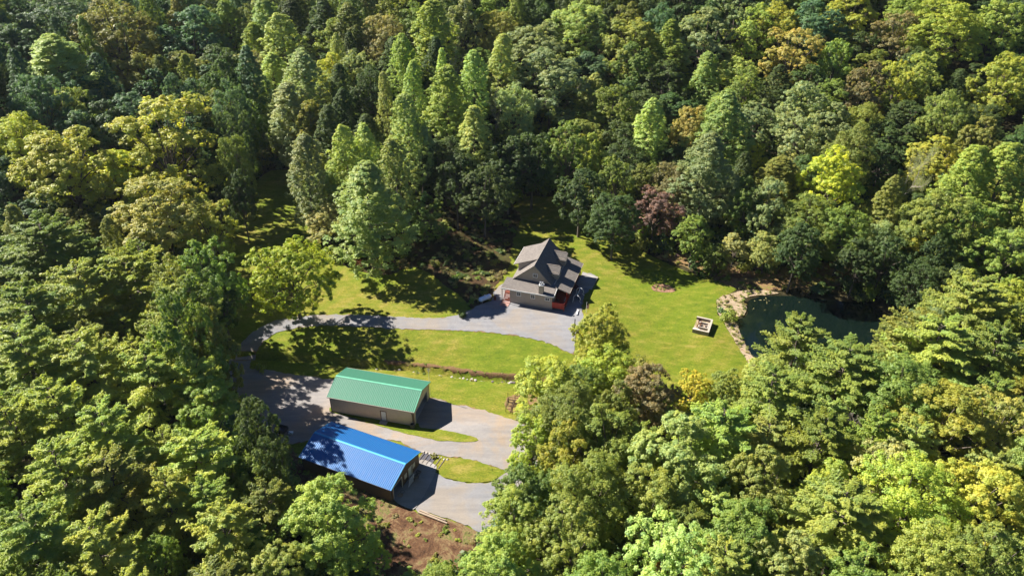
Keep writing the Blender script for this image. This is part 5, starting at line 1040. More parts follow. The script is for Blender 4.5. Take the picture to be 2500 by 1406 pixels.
def round_tank(loc):
    t = empty('water_tank', loc, 0.3); tag(t, 'round white plastic water tank at the shaded end of the tan garage', 'tank')
    prof = [(0, 0.85), (0.1, 0.9), (1.35, 0.9), (1.6, 0.72), (1.75, 0.35), (1.78, 0.22)]
    MB().tube([(0, 0, z) for z, _ in prof], [q for _, q in prof], 24).build('body', M['white_paint'], t, smooth=True)
    MB().tube([(0, 0, 1.78), (0, 0, 1.86)], 0.24, 16).build('cap', M['black'], t)
    for z in (0.4, 0.8, 1.2): MB().tube([(0, 0, z-0.02), (0, 0, z+0.02)], 0.915, 24).build('rib', M['cream_paint'], t)
q = G(-1.1, 5.2); round_tank((q[0], q[1], tz(q[0], q[1])+0.25))

# inside the open bay: workbench, mower
def bench(loc, rz):
    b = empty('workbench', loc, rz); tag(b, 'workbench inside the open bay of the tan garage', 'bench')
    MB().box(0, 2.4, 0, 0.7, 0.82, 0.9).build('top', M['log'], b)
    for x in (0.05, 2.25):
        for y in (0.05, 0.55): MB().box(x, x+0.1, y, y+0.1, 0, 0.82).build('leg', M['log'], b)
bench(G(12.2, 6.6, 0.06), RZ_G)
def mower(loc, rz, label):
    b = empty('riding_mower', loc, rz); tag(b, label, 'mower')
    MB().box(-0.9, 0.35, -0.38, 0.38, 0.3, 0.55).build('deck', M['dark_metal'], b, bevel=0.04)
    MB().box(0.25, 0.95, -0.3, 0.3, 0.5, 0.95).build('hood', M['red_deck'], b, bevel=0.07)
    MB().box(-0.75, -0.25, -0.25, 0.25, 0.62, 0.74).box(-0.8, -0.68, -0.25, 0.25, 0.7, 1.1).build('seat', M['black'], b, bevel=0.03)
    MB().tube([(0.25, 0, 0.9), (0.05, 0, 1.15)], 0.03, 6).tube([(0.04, -0.2, 1.15), (0.04, 0.2, 1.15)], 0.025, 6).build('steering_wheel', M['black'], b)
    for x, r in ((-0.6, 0.33), (0.65, 0.24)):
        for s in (-1, 1): MB().tube([(x, s*0.36, r), (x, s*0.56, r)], r, 16).build('wheel', M['black'], b)
mower(G(13.0, 3.2, 0.06), RZ_G, 'small riding mower parked in the open bay of the tan garage')

# ladder rack, wheel and crates in front of the blue garage
def rack(loc, rz):
    b = empty('metal_rack', loc, rz); tag(b, 'white wire rack standing against the end wall of the blue-roofed garage', 'rack')
    for x in (0, 1.3): MB().tube([(x, 0, 0), (x, -0.35, 2.0)], 0.035, 6).build('post', M['white_paint'], b)
    for k in range(6): MB().tube([(0, -0.05-k*0.058, 0.3+k*0.33), (1.3, -0.05-k*0.058, 0.3+k*0.33)], 0.03, 6).build('rung', M['white_paint'], b)
r_ = B(17.3, 3.5, 0.05); rack(r_, RZ_B+math.pi/2)
def tyre(loc, label):
    b = empty('tyre', loc); tag(b, label, 'tyre')
    bm = MB(); n = 20
    V = []
    for i in range(n):
        a = 2*math.pi*i/n
        for j in range(8):
            t = 2*math.pi*j/8
            rr = 0.3+0.1*math.cos(t)
            V.append((rr*math.cos(a), rr*math.sin(a), 0.11+0.11*math.sin(t)))
    F = [(i*8+j, i*8+(j+1) % 8, ((i+1) % n)*8+(j+1) % 8, ((i+1) % n)*8+j) for i in range(n) for j in range(8)]
    bm.add(V, F).build('tread', M['black'], b, smooth=True)
    MB().tube([(0, 0, 0.08), (0, 0, 0.13)], 0.2, 14).build('rim', M['galvanised'], b)
tyre(B(16.9, 2.3, -0.02), 'dark tyre lying on the apron before the blue-roofed garage')
def crate(loc, rz, label, w=0.7, d=0.5, h=0.45, mat='log'):
    b = empty('crate', loc, rz); tag(b, label, 'crate')
    for s in (0, 1):
        for k in range(3): MB().box(0, w, s*(d-0.03), s*(d-0.03)+0.03, k*h/3, k*h/3+h/3-0.03).build('slat', M[mat], b)
        for k in range(3): MB().box(s*(w-0.03), s*(w-0.03)+0.03, 0.03, d-0.03, k*h/3, k*h/3+h/3-0.03).build('slat', M[mat], b)
    MB().box(0.03, w-0.03, 0.03, d-0.03, 0.0, 0.03).build('base', M[mat], b)
crate(B(16.7, 1.2, 0.0), RZ_B+0.2, 'wooden crate on the apron nearest the corner of the blue-roofed garage')
crate(B(16.8, 6.6, 0.0), RZ_B-0.1, 'dark crate below the far corner of the blue-roofed garage', mat='dark_rock')
def grill(loc, rz):
    b = empty('barrel_grill', loc, rz); tag(b, 'black barrel grill between the rack and the far corner of the blue-roofed garage', 'grill')
    MB().tube([(-0.5, 0, 0.85), (0.5, 0, 0.85)], 0.3, 14).build('body', M['dark_metal'], b, smooth=False)
    for x in (-0.4, 0.4):
        for y in (-0.2, 0.2): MB().tube([(x, y*1.4, 0), (x, y, 0.7)], 0.03, 6).build('leg', M['dark_metal'], b)
    MB().tube([(0.35, 0, 1.1), (0.35, 0, 1.6)], 0.06, 8).build('chimney', M['dark_metal'], b)
grill(B(17.5, 5.3, 0.0), RZ_B+1.2)

# logs by the turnaround
def logs():
    a = np.array(LOGS[0]); b = np.array(LOGS[1]); d = (b-a)/np.linalg.norm(b-a); nrm = np.array([-d[1], d[0]])
    spec = [(0, 0.16, 5.0, 'longest of the two cut logs at the edge of the turnaround'), (0.42, 0.13, 4.5, 'thinner of the two cut logs at the edge of the turnaround')]
    for off, r, L, lab in spec:
        s = a+nrm*off
        e = s+d*L
        z0 = tz(*s)+r+0.12; z1 = tz(*e)+r+0.12
        lg = empty('log', (s[0], s[1], z0)); tag(lg, lab, 'log')
        k = (e[0]-s[0], e[1]-s[1], z1-z0)
        m = tuple(0.5*v+random.uniform(-.05, .05) for v in k[:2])+(k[2]/2,)
        MB().tube([(0, 0, 0), m, k], [r, r*0.93, r*0.85], 10).build('bark', M['log'], lg, smooth=False)
        u = Vector(k).normalized()*0.012
        MB().tube([tuple(Vector(k)-u*0.1), tuple(Vector(k)+u)], r*0.8, 10).build('cut_end', M['cut_wood'], lg)

# raised beds with dark sheeting beside the blue garage
def raised_beds():
    bcx, bcy = BEDS
    b = empty('planting_bed', (bcx, bcy, tz(bcx, bcy)+0.1), RZ_B)
    tag(b, 'bed of black sheeting and pale edging boards beside the blue-roofed garage', 'planting bed')
    MB().box(-2.1, 2.4, -1.1, 1.2, 0.0, 0.06).build('sheeting', M['tarp'], b)
    for k in range(6):
        x = -1.9+k*0.75
        MB().box(x, x+0.10, -1.0, 1.1, 0.06, 0.16).build('board', M['dark_rock'], b)
    for k in range(9):
        o = rock_mesh(0.22+0.1*random.random(), k); r = link('edge_stone', o, b)
        r.location = (-2.1+k*0.55, 1.35+0.1*random.uniform(-1, 1), 0.08)

# ------------------------------------------------------------------ rocks
def rock_mesh(r, seed, mat='rock', flat=0.6):
    bm = bmesh.new(); bmesh.ops.create_icosphere(bm, subdivisions=1, radius=r)
    for v in bm.verts:
        k = 0.75+0.5*noise.noise(Vector((v.co.x*2.1/r+seed*3.3, v.co.y*2.1/r, v.co.z*2.1/r)))
        v.co *= k; v.co.z *= flat
    me = bpy.data.meshes.new('rock'); bm.to_mesh(me); bm.free(); me.materials.append(M[mat])
    return me
raised_beds(); logs()

ROCKS = [rock_mesh(0.35, k, 'rock' if k < 5 else 'dark_rock', 0.55) for k in range(8)]
def creek_rocks():
    pts = [Vector((a, b)) for a, b in CREEK if a > -30]
    n = 0
    for i in range(2, 62):
        t = i/62.0
        L = t*(len(pts)-1.001); j = int(L); p = pts[j].lerp(pts[j+1], L-j)
        if p.x > 13: continue
        dens = 1.0 if p.x > -13 else 0.45
        if random.random() > dens: continue
        off = random.uniform(-1.25, 0.3)
        x, y = p.x+random.uniform(-.3, .3), p.y+off
        o = link('rock', ROCKS[random.randrange(5 if random.random() < .8 else 8)])
        s = random.uniform(0.6, 1.5)
        o.scale = (s*random.uniform(0.9, 1.7), s*0.8, s)
        o.rotation_euler = (0, 0, random.uniform(0.4, 1.5))
        o.location = (x, y, tz(x, y)+0.14)
        tag(o, 'pale stone on the near side of the creek cut', 'stone', 'stones along the creek')
        n += 1
creek_rocks()
def culvert():
    x, y = CULV
    c = empty('culvert', (x, y, tz(x, y-1.5)+0.08), 1.2); tag(c, 'dark plank and pipe culvert crossing the stony creek', 'culvert')
    MB().tube([(-1.1, 0, -0.25), (1.1, 0, -0.25)], 0.32, 14).build('pipe', M['dark_metal'], c)
    for k in range(4): MB().box(-0.95, 0.95, -0.5+k*0.26, -0.5+k*0.26+0.22, 0.1, 0.16).build('plank', M['dark_rock'], c)
culvert()

# ------------------------------------------------------------------ block fire pit on the lawn
def fire_pit():
    x, y, rz, Lx, Ly = PIT
    z = tz(x, y)+0.02
    p = empty('block_pit', (x, y, z), rz); tag(p, 'square block-walled pit with inner block ring on the open lawn', 'fire pit')
    H0, T = 0.85, 0.32
    bm_cache = {}
    def wall(x0, y0, x1, y1, h, parent, courses):
        dx, dy = x1-x0, y1-y0; L = math.hypot(dx, dy); n = max(1, int(round(L/0.42))); ang = math.atan2(dy, dx)
        bw = L/n; bh = h/courses
        key = (round(bw, 3), round(bh, 3))
        if key not in bm_cache:
            mm = MB().box(0.008, bw-0.008, -T/2+0.01, T/2-0.01, 0.006, bh-0.006)
            me = bpy.data.meshes.new('block'); me.from_pydata(mm.v, [], mm.f); me.materials.append(M['block']); me.update(); bm_cache[key] = me
        for c in range(courses):
            for k in range(n):
                b = link('block', bm_cache[key], parent)
                b.location = (x0+math.cos(ang)*bw*k, y0+math.sin(ang)*bw*k, c*bh+random.uniform(0, .006)); b.rotation_euler = (0, 0, ang)
    a, b = Lx/2, Ly/2
    wall(-a, -b+T/2, a, -b+T/2, H0, p, 3); wall(-a, b-T/2, a, b-T/2, H0, p, 3)
    wall(a-T/2, -b+T, a-T/2, b-T, H0, p, 3)
    # coping along three sides, open end with a sandy step
    c = MB().box(-a, a, -b-0.02, -b+T+0.04, H0, H0+0.07); c.build('coping', M['block_cap'], p)
    MB().box(-a, a, b-T-0.04, b+0.02, H0, H0+0.07).build('coping', M['block_cap'], p)
    MB().box(a-T-0.04, a+0.02, -b+T+0.04, b-T-0.04, H0, H0+0.07).build('coping', M['block_cap'], p)
    MB().box(-a+0.05, a-T, -b+T, b-T, -0.1, 0.3).build('sand_floor', M['sand'], p)
    # inner ring
    ir = MB(); s = 1.0; cx, cy = a-T-s-0.1, -0.05
    for (x0, x1, y0, y1) in ((cx-s, cx+s, cy-s, cy-s+0.2), (cx-s, cx+s, cy+s-0.2, cy+s), (cx-s, cx-s+0.2, cy-s+0.2, cy+s-0.2), (cx+s-0.2, cx+s, cy-s+0.2, cy+s-0.2)):
        ir.box(x0, x1, y0, y1, 0.3, 0.82)
    ir.build('inner_ring', M['block_cap'], p)
    MB().box(cx-s+0.2, cx+s-0.2, cy-s+0.2, cy+s-0.2, 0.3, 0.34).build('ash_bed', M['dark_rock'], p)
    # things lying in it
    for k in range(5):
        o = link('log', MB_mesh_log(0.09+0.03*random.random(), random.uniform(0.6, 1.0), k)); 
        w = Matrix.Rotation(rz, 4, 'Z') @ Vector((cx+random.uniform(-.35, .35), cy+random.uniform(-.35, .35), 0))
        o.location = (x+w.x, y+w.y, z+0.45+0.05*k); o.rotation_euler = (0, random.uniform(-.2, .2), random.uniform(0, 3.1))
        tag(o, 'pale burnt log inside the ring of the block pit', 'log', 'logs in the block pit')
    for k, (lx, ly, lab) in enumerate(((-a*0.42, b*0.38, 'dark low garden chair in the block pit, farther of two'), (-a*0.42, -b*0.25, 'dark low garden chair in the block pit, nearer of two'))):
        w = Matrix.Rotation(rz, 4, 'Z') @ Vector((lx, ly, 0))
        garden_chair((x+w.x, y+w.y, z+0.30), rz+0.3-k*0.5, lab)
    w = Matrix.Rotation(rz, 4, 'Z') @ Vector((-a*0.6, -b+T+0.45, 0))
    bb = MB().box(-0.6, 0.6, -0.14, 0.14, 0.32, 0.38).box(-0.5, -0.4, -0.12, 0.12, 0, 0.32).box(0.4, 0.5, -0.12, 0.12, 0, 0.32).build('bench', M['cream_paint'])
    bb.location = (x+w.x, y+w.y, z+0.3); bb.rotation_euler = (0, 0, rz); tag(bb, 'small pale bench against the near wall inside the block pit', 'bench')

def MB_mesh_log(r, L, k):
    m = MB().tube([(-L/2, 0, 0), (0, 0, 0.02), (L/2, 0, 0)], [r, r*0.95, r*0.85], 8)
    me = bpy.data.meshes.new('log'); me.from_pydata(m.v, [], m.f); me.materials.append(M['log']); me.update()
    return me
def garden_chair(loc, rz, lab):
    c = empty('garden_chair', loc, rz); tag(c, lab, 'chair')
    MB().box(-0.3, 0.3, -0.28, 0.28, 0.32, 0.38).build('seat', M['door_brown'], c)
    MB().slab([(-0.3, 0.28, 0.35), (0.3, 0.28, 0.35), (0.3, 0.48, 0.95), (-0.3, 0.48, 0.95)], 0.05).build('backrest', M['door_brown'], c)
    for s in (-1, 1):
        MB().box(s*0.3-0.05, s*0.3+0.05, -0.3, 0.35, 0.52, 0.57).build('armrest', M['door_brown'], c)
        for yy in (-0.26, 0.26): MB().box(s*0.3-0.04, s*0.3+0.04, yy-0.04, yy+0.04, 0, 0.52).build('leg', M['door_brown'], c)
fire_pit()

# ------------------------------------------------------------------ house
HX, HY, HZ = -0.46, 135.22, 1.55
E1 = Vector((0.9542, -0.2991)); RZ_H = math.atan2(E1.y, E1.x)
def Hh(s, t, z=0.0):
    c, q_ = math.cos(RZ_H), math.sin(RZ_H)
    return (HX+s*c-t*q_, HY+s*q_+t*c, HZ+z)
def house():
    h = empty('house', (HX, HY, HZ), RZ_H)
    tag(h, 'brown two-storey house with steep shingle roof, dormers, chimney and red porch', 'house')
    sd, sh = M['house_siding'], M['shingle']
    WL, MR = 0.15, 8.75        # main walls
    # lower wing
    MB().box(0, 9.1, 0, 3.0, -0.6, 3.45).build('wing_wall', sd, h)
    MB().box(-0.02, 9.12, -0.03, 3.0, -0.6, 0.35).build('foundation', M['fascia'], h)
    # main block
    MB().box(WL, MR, 3.0, 14.3, -0.6, 4.1).build('main_wall', sd, h)
    MB().prism([(0.0, 4.1), (8.25, 4.1), (4.45, 8.05)], 3.0, 3.15).build('gable_wall', sd, h)
    MB().prism([(0.0, 4.1), (8.25, 4.1), (4.45, 8.05)], 14.15, 14.3).build('gable_wall', sd, h)
    # wing roof, shed
    MB().slab([(-1.8, -0.5, 3.62), (9.55, -0.5, 3.62), (9.55, 2.0, 4.05), (8.9, 3.0, 4.3), (-1.55, 3.0, 4.3)], 0.10).build('wing_roof', sh, h)
    MB().box(-1.84, 9.59, -0.55, -0.5, 3.42, 3.64).build('fascia_board', M['white_paint'], h)
    MB().slab([(9.56, -0.5, 3.64), (9.62, -0.5, 3.64), (9.62, 2.0, 4.07), (9.56, 2.0, 4.07)], 0.2).build('fascia_board', M['white_paint'], h)
    for s in (-1.65, ):
        MB().box(s, s+0.12, -0.35, -0.23, 0.0, 3.5).build('post', M['red_deck_dark'], h)
    # main roof: left slope, right slope, porch slope
    t0, t1 = 2.65, 14.7
    rz = 8.3
    MB().slab([(-0.45, t0, 4.05), (4.45, t0, rz), (4.45, t1, rz), (-0.45, t1, 4.05)], 0.14).build('roof', sh, h)
    MB().slab([(4.45, t0, rz), (8.2, t0, 4.2), (8.2, t1, 4.2), (4.45, t1, rz)], 0.14).build('roof', sh, h)
    MB().slab([(8.2, t0, 4.2), (12.15, t0, 3.05), (12.15, 15.1, 3.05), (8.2, 15.1, 4.2)], 0.12).build('porch_roof', sh, h)
    for (a, b) in (((-0.45, 4.05), (4.45, rz)), ((4.45, rz), (8.2, 4.2)), ((8.2, 4.2), (12.15, 3.05))):
        MB().prism([(a[0], a[1]+0.03), (b[0], b[1]+0.03), (b[0], b[1]-0.22), (a[0], a[1]-0.22)], t0-0.05, t0-0.003).build('rake_board', M['fascia'], h)
    MB().box(12.15, 12.2, t0-0.05, 15.1, 2.88, 3.06).build('fascia_board', M['fascia'], h)
    MB().prism([(4.2, rz-0.2), (4.45, rz+0.04), (4.7, rz-0.2), (4.45, rz-0.05)], t0, t1).build('ridge_cap', sh, h)
    # long shed dormer on the sunny side
    d0, d1 = 5.45, 12.6
    MB().slab([(-0.75, d0-0.25, 6.25), (4.5, d0-0.25, rz+0.1), (4.5, d1+0.25, rz+0.1), (-0.75, d1+0.25, 6.25)], 0.12).build('dormer_roof', sh, h)
    MB().box(-0.79, -0.75, d0-0.29, d1+0.29, 6.08, 6.27).build('fascia_board', M['white_paint'], h)
    for tt in (d0, d1-0.12):
        MB().prism([(0.2, 4.5), (0.2, 6.42), (4.2, 8.0), (4.35, 8.1)], tt, tt+0.12).build('dormer_side', sd, h)
    MB().box(0.2, 0.32, d0+0.12, d1-0.12, 4.4, 6.45).build('dormer_wall', sd, h)
    for k in range(3):
        w = MB().box(0.14, 0.198, d0+0.9+k*2.3, d0+1.9+k*2.3, 5.0, 6.0).build('window', M['white_paint'], h)
        MB().box(0.12, 0.138, d0+1.0+k*2.3, d0+1.8+k*2.3, 5.08, 5.92).build('pane', M['glass'], w)
    # two gabled dormers on the porch side
    for tc in (6.4, 12.3):
        hw = 1.05; ro = hw+0.28; ez, rzz = 5.75, 6.85
        so = 8.9
        def main_s(z): return 4.45+(rz-z)*(3.75/4.1)
        for sg in (-1, 1):
            e = ez-(0.28)*(rzz-ez)/hw
            MB().slab([(main_s(rzz)-0.05, tc, rzz), (so+0.3, tc, rzz), (so+0.3, tc+sg*ro, e), (main_s(e)-0.05, tc+sg*ro, e)], 0.09).build('dormer_roof', sh, h)
            MB().prism([(so-0.06, 3.9), (so-0.06, ez+0.02), (main_s(ez)+0.1, ez), (8.2, 4.2)], tc+sg*hw-0.05, tc+sg*hw+0.05).build('dormer_side', sd, h)
        MB().prism_x([(tc-hw, 3.8), (tc+hw, 3.8), (tc+hw, ez), (tc, rzz-0.1), (tc-hw, ez)], so-0.12, so).build('dormer_wall', sd, h)
        MB().box(main_s(rzz)+0.4, so+0.05, tc-0.05, tc+0.05, rzz+0.0, rzz+0.06).build('ridge_vent', M['fascia'], h)
        w = MB().box(so, so+0.06, tc-0.45, tc+0.45, 4.5, 5.6).build('window', M['white_paint'], h)
        MB().box(so+0.061, so+0.08, tc-0.36, tc+0.36, 4.58, 5.52).build('pane', M['glass'], w)
    # chimney
    ch = MB().box(6.25, 7.2, -0.25, 0.55, 3.5, 5.55).build('chimney', M['house_siding'], h)
    MB().box(6.17, 7.28, -0.33, 0.63, 5.55, 5.68).build('chimney_cap', M['galvanised'], ch)
    for s in (6.5, 6.95): MB().tube([(s, 0.15, 5.68), (s, 0.15, 6.15)], 0.13, 12).tube([(s, 0.15, 6.2), (s, 0.15, 6.26)], 0.2, 12).build('flue', M['galvanised'], ch)
    # windows
    def win(s, z, w=0.95, hh=1.05, t=0.0, cream=False):
        f = MB()
        f.box(s-w/2, s-w/2+0.09, t-0.07, t-0.003, z-hh/2, z+hh/2).box(s+w/2-0.09, s+w/2, t-0.07, t-0.003, z-hh/2, z+hh/2)
        f.box(s-w/2+0.09, s+w/2-0.09, t-0.07, t-0.003, z-hh/2, z-hh/2+0.1).box(s-w/2+0.09, s+w/2-0.09, t-0.07, t-0.003, z+hh/2-0.1, z+hh/2)
        fr = f.build('window', M['white_paint'], h)
        MB().box(s-w/2+0.09, s+w/2-0.09, t-0.03, t-0.004, z-hh/2+0.1, z-0.02).box(s-w/2+0.09, s+w/2-0.09, t-0.03, t-0.004, z+0.03, z+hh/2-0.1).build('pane', M['glass'], fr)
        MB().box(s-0.02, s+0.02, t-0.06, t-0.031, z-hh/2+0.1, z+hh/2-0.1).build('muntin', M['white_paint'], fr)
    win(1.95, 2.55); win(4.97, 2.5); win(8.1, 2.45, 1.05, 0.75)
    win(4.6, 5.75, 1.0, 0.95, 3.0)
    MB().box(4.35, 4.75, 2.93, 2.997, 7.1, 7.35).build('vent', M['fascia'], h)
    MB().box(6.6, 7.0, -0.05, -0.031, 0.5, 0.7).build('vent', M['fascia'], h)
    # side door at the steps and porch windows/doors on the long side
    MB().box(MR, MR+0.05, 5.0, 6.8, 1.1, 3.2).build('patio_door', M['glass'], h)
    for tt in (3.6, 8.5, 11.0):
        w = MB().box(MR, MR+0.05, tt, tt+1.0, 1.9, 3.1).build('window', M['white_paint'], h)
        MB().box(MR+0.051, MR+0.07, tt+0.1, tt+0.9, 2.0, 3.0).build('pane', M['glass'], w)
    d = MB().box(WL-0.06, WL-0.003, 3.6, 4.5, 0.9, 3.0).build('door', M['white_paint'], h)
    # deck
    bm_ = bpy.data.meshes.new('deck_board')
    mm = MB().box(0, 2.48, 0, 0.235, 0, 0.05); bm_.from_pydata(mm.v, [], mm.f); bm_.materials.append(M['red_deck']); bm_.update()
    k = 0; tt = 0.02
    while tt < 14.9:
        a = link('deck_board', bm_, h); a.location = (9.14 if tt < 3 else 9.0, tt, 0.95)
        tt += 0.25
    MB().box(8.78, 9.0, 3.0, 14.9, 0.8, 0.98).build('deck_ledger', M['red_deck_dark'], h)
    MB().box(9.2, 11.55, 0.1, 14.9, 0.72, 0.9).build('deck_frame', M['red_deck_dark'], h)
    MB().box(9.12, 11.6, -0.04, 0.0, 0.6, 1.95).build('deck_skirt', M['red_deck'], h)
    MB().box(9.12, 11.66, -0.1, 0.06, 1.95, 2.02).build('rail', M['red_deck'], h)
    MB().box(11.55, 11.69, 0.06, 15.0, 1.95, 2.02).build('rail', M['red_deck'], h)
    for q in np.arange(0.0, 15.1, 2.12):
        tall = q > 2
        MB().box(11.56, 11.69, q, q+0.13, -0.2, 3.15 if tall else 2.0).build('post', M['red_deck'], h)
    bal = MB()
    for q in np.arange(0.2, 14.9, 0.14): bal.box(11.6, 11.64, q, q+0.05, 1.02, 1.95)
    tag(bal.build('balusters', M['red_deck'], h), kind='stuff')
    MB().box(11.7, 11.75, 0.0, 14.9, 0.62, 0.98).build('deck_skirt', M['red_deck_dark'], h)
    # end rail piece, sunlight on it put in as paler wood colour
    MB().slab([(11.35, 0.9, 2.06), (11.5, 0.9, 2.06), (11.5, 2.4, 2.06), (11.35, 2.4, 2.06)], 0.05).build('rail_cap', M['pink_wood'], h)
    # steps beside the wing, partial shade put into their darker red
    for k in range(5):
        MB().box(-1.55, -0.1, 0.25+k*0.3, 0.25+(k+1)*0.3-0.02, 0.1+k*0.22, 0.1+k*0.22+0.06).build('step', M['red_deck_dark'], h)
    for s in (-1.62, -0.09):
        MB().prism_x([(0.2, 0.0), (0.2, 0.15), (1.8, 1.22), (1.8, 0.9)], s, s+0.07).build('stringer', M['red_deck_dark'], h)
    MB().box(-1.65, 0.0, 1.8, 4.9, 1.0, 1.12).build('landing', M['red_deck_dark'], h)
    for s, t in ((-1.65, 1.8), (-1.65, 4.8)): MB().box(s, s+0.1, t, t+0.1, -0.1, 2.1).build('post', M['red_deck'], h)
    MB().box(-1.65, -1.57, 1.8, 4.9, 2.02, 2.1).build('rail', M['red_deck'], h)
    # porch stair on the long side
    for k in range(4):
        MB().box(11.8+k*0.3, 12.08+k*0.3, 8.2, 9.8, 0.72-k*0.2, 0.78-k*0.2).build('step', M['red_deck_dark'], h)
house()
mat_ = MB()
for k in range(8): mat_.box(-1.7+k*0.23, -1.7+k*0.23+0.21, -1.75, -0.05, 0, 0.07)
wk = empty('boardwalk', Hh(0, 0, 0.0), RZ_H); wk.location.z = tz(*Hh(-0.8, -0.9)[:2])+0.14
tag(wk, 'short pink-brown board walk at the foot of the red steps', 'walkway')
for k in range(8): MB().box(-1.7+k*0.23, -1.7+k*0.23+0.21, -1.75, -0.05, 0, 0.07).build('plank', M['pink_wood'], wk)
# patio behind the deck
px_ = [Hh(11.9, 10.2), Hh(15.3, 10.0), Hh(15.6, 15.2), Hh(11.9, 16.3)]
pz = max(tz(a, b) for a, b, _ in px_)+0.2
MB().slab([(a, b, pz) for a, b, _ in px_], 0.6).build('patio', M['concrete'])['kind'] = 'structure'

def porch_chair(loc, rz, lab):
    c = empty('porch_chair', loc, rz); tag(c, lab, 'chair')
    MB().box(-0.3, 0.3, -0.28, 0.28, 0.38, 0.43).build('seat', M['red_deck_dark'], c)
    MB().slab([(-0.3, 0.28, 0.4), (0.3, 0.28, 0.4), (0.3, 0.42, 1.05), (-0.3, 0.42, 1.05)], 0.05).build('backrest', M['red_deck_dark'], c)
    for s in (-1, 1):
        for yy in (-0.24, 0.24): MB().box(s*0.28-0.03, s*0.28+0.03, yy-0.03, yy+0.03, 0, 0.38).build('leg', M['red_deck_dark'], c)
porch_chair(Hh(9.9, 1.9, 1.0), RZ_H+2.6, 'dark red chair on the open front end of the red deck')

def tank():
    a = Vector((-7.0, 134.75)); b = Vector((-4.3, 136.65)); d = (b-a); L = 3.1; c = (a+b)/2
    z = tz(c.x, c.y)+0.15
    t = empty('propane_tank', (c.x, c.y, z), math.atan2(d.y, d.x)); tag(t, 'long white propane tank on the gravel left of the house', 'tank')
    r = 0.5; n = 10; pts = []; rs = []
    for i in range(n+1):
        k = math.pi/2*i/n; pts.append((-L/2+r-r*math.cos(k), 0, 0.75)); rs.append(max(0.02, r*math.sin(k)))
    for i in range(n+1):
        k = math.pi/2*i/n; pts.append((L/2-r+r*math.sin(k), 0, 0.75)); rs.append(max(0.02, r*math.cos(k)))
    MB().tube(pts, rs, 24).build('body', M['tank_paint'], t, smooth=True)
    MB().tube([(0, 0, 1.2), (0, 0, 1.42)], 0.2, 14).build('dome', M['white_paint'], t)
    for x in (-0.85, 0.85): MB().box(x-0.1, x+0.1, -0.35, 0.35, 0, 0.4).build('foot', M['block'], t)
tank()
g2 = MB().box(-0.25, 0.25, -0.2, 0.2, 0, 0.7).box(-0.3, 0.3, -0.25, 0.25, 0.7, 0.76).build('utility_box', M['red_deck_dark'])
g2.location = (-3.6, 136.2, tz(-3.6, 136.2)+0.12); tag(g2, 'small reddish utility box beside the white propane tank', 'box')

def swing():
    s = empty('swing_frame', Hh(13.4, 5.6, 0.05), RZ_H+math.pi/2); s.location.z = tz(s.location.x, s.location.y)+0.12
    tag(s, 'white curved-pipe swing frame standing in the shade right of the porch', 'swing')
    for k, xx in ((0, -1.5), (1, 1.5)):
        pts = []
        for i in range(15):
            a = math.pi*(-0.1+1.35*i/14)
            pts.append((xx+0.12*math.sin(a*2), 0.75*math.cos(a), 0.95+0.85*math.sin(a)))
        MB().tube([(xx-0.1, 0.85, 0.0)]+pts+[(xx+0.1, -0.9, 0.0)], 0.075, 8).build('hoop', M['white_paint'], s, smooth=True)
    MB().tube([(-1.5, 0, 1.8), (1.5, 0, 1.8)], 0.06, 8).build('beam', M['white_paint'], s)
    MB().box(-0.8, 0.8, -0.3, 0.25, 0.5, 0.55).build('seat', M['dark_metal'], s)
    MB().slab([(-0.8, 0.25, 0.55), (0.8, 0.25, 0.55), (0.8, 0.42, 1.05), (-0.8, 0.42, 1.05)], 0.04).build('backrest', M['dark_metal'], s)
    for x in (-0.7, 0.7): MB().tube([(x, 0, 0.55), (x, 0, 1.8)], 0.02, 5).build('hanger', M['white_paint'], s)
swing()
def flag():
    x, y = FLAG
    f = empty('flag_pole', (x, y, tz(x, y)+0.1)); tag(f, 'pole with a drooping red and white striped flag at the gravel corner', 'flag')
    MB().tube([(0, 0, 0), (0, 0, 2.6)], 0.035, 8).build('pole', M['white_paint'], f)
    fl_ = empty('flag_cloth', (0, 0, 0)); fl_.parent = f
    for k in range(7):
        MB().slab([(0.04+k*0.075, 0.02*math.sin(k), 2.5-k*0.05), (0.04+(k+1)*0.075, 0.02*math.sin(k+1), 2.5-(k+1)*0.05), (0.04+(k+1)*0.06, 0.05*math.sin(k*1.4+1.4), 1.1-0.03*k), (0.04+k*0.06, 0.05*math.sin(k*1.4), 1.1-0.02*k)], 0.01).build('stripe', M['red_cloth'] if k % 2 == 0 else M['white_paint'], fl_)
    MB().slab([(0.035, -0.03, 2.52), (0.32, -0.03, 2.33), (0.28, -0.03, 1.9), (0.035, -0.03, 2.05)], 0.01).build('canton', M['blue_cloth'], fl_)
flag()
def timber(name, p, q_, r, mat, lab, cat):
    o = empty(name, (p[0], p[1], tz(p[0], p[1])+0.13), math.atan2(q_[1]-p[1], q_[0]-p[0])); L = math.hypot(q_[0]-p[0], q_[1]-p[1])
    tag(o, lab, cat)
    MB().box(0, L, -r, r, 0, 2*r).build('beam', mat, o, bevel=0.02)
    for x in (0.15, L-0.2): MB().box(x, x+0.06, -r*0.4, r*0.4, 2*r, 2*r+0.02).build('spike', M['rusty_metal'], o)
timber('parking_timber', TIMB[0], TIMB[1], 0.13, M['white_paint'], 'white timber lying at the shaded right corner of the gravel drive', 'timber')
def post(x, y, h, lab):
    p = empty('fence_post', (x, y, tz(x, y))); tag(p, lab, 'post')
    MB().box(-0.09, 0.09, -0.09, 0.09, 0, h).build('shaft', M['dark_rock'], p)
    MB().box(-0.12, 0.12, -0.12, 0.12, h, h+0.05).build('cap', M['dark_metal'], p)
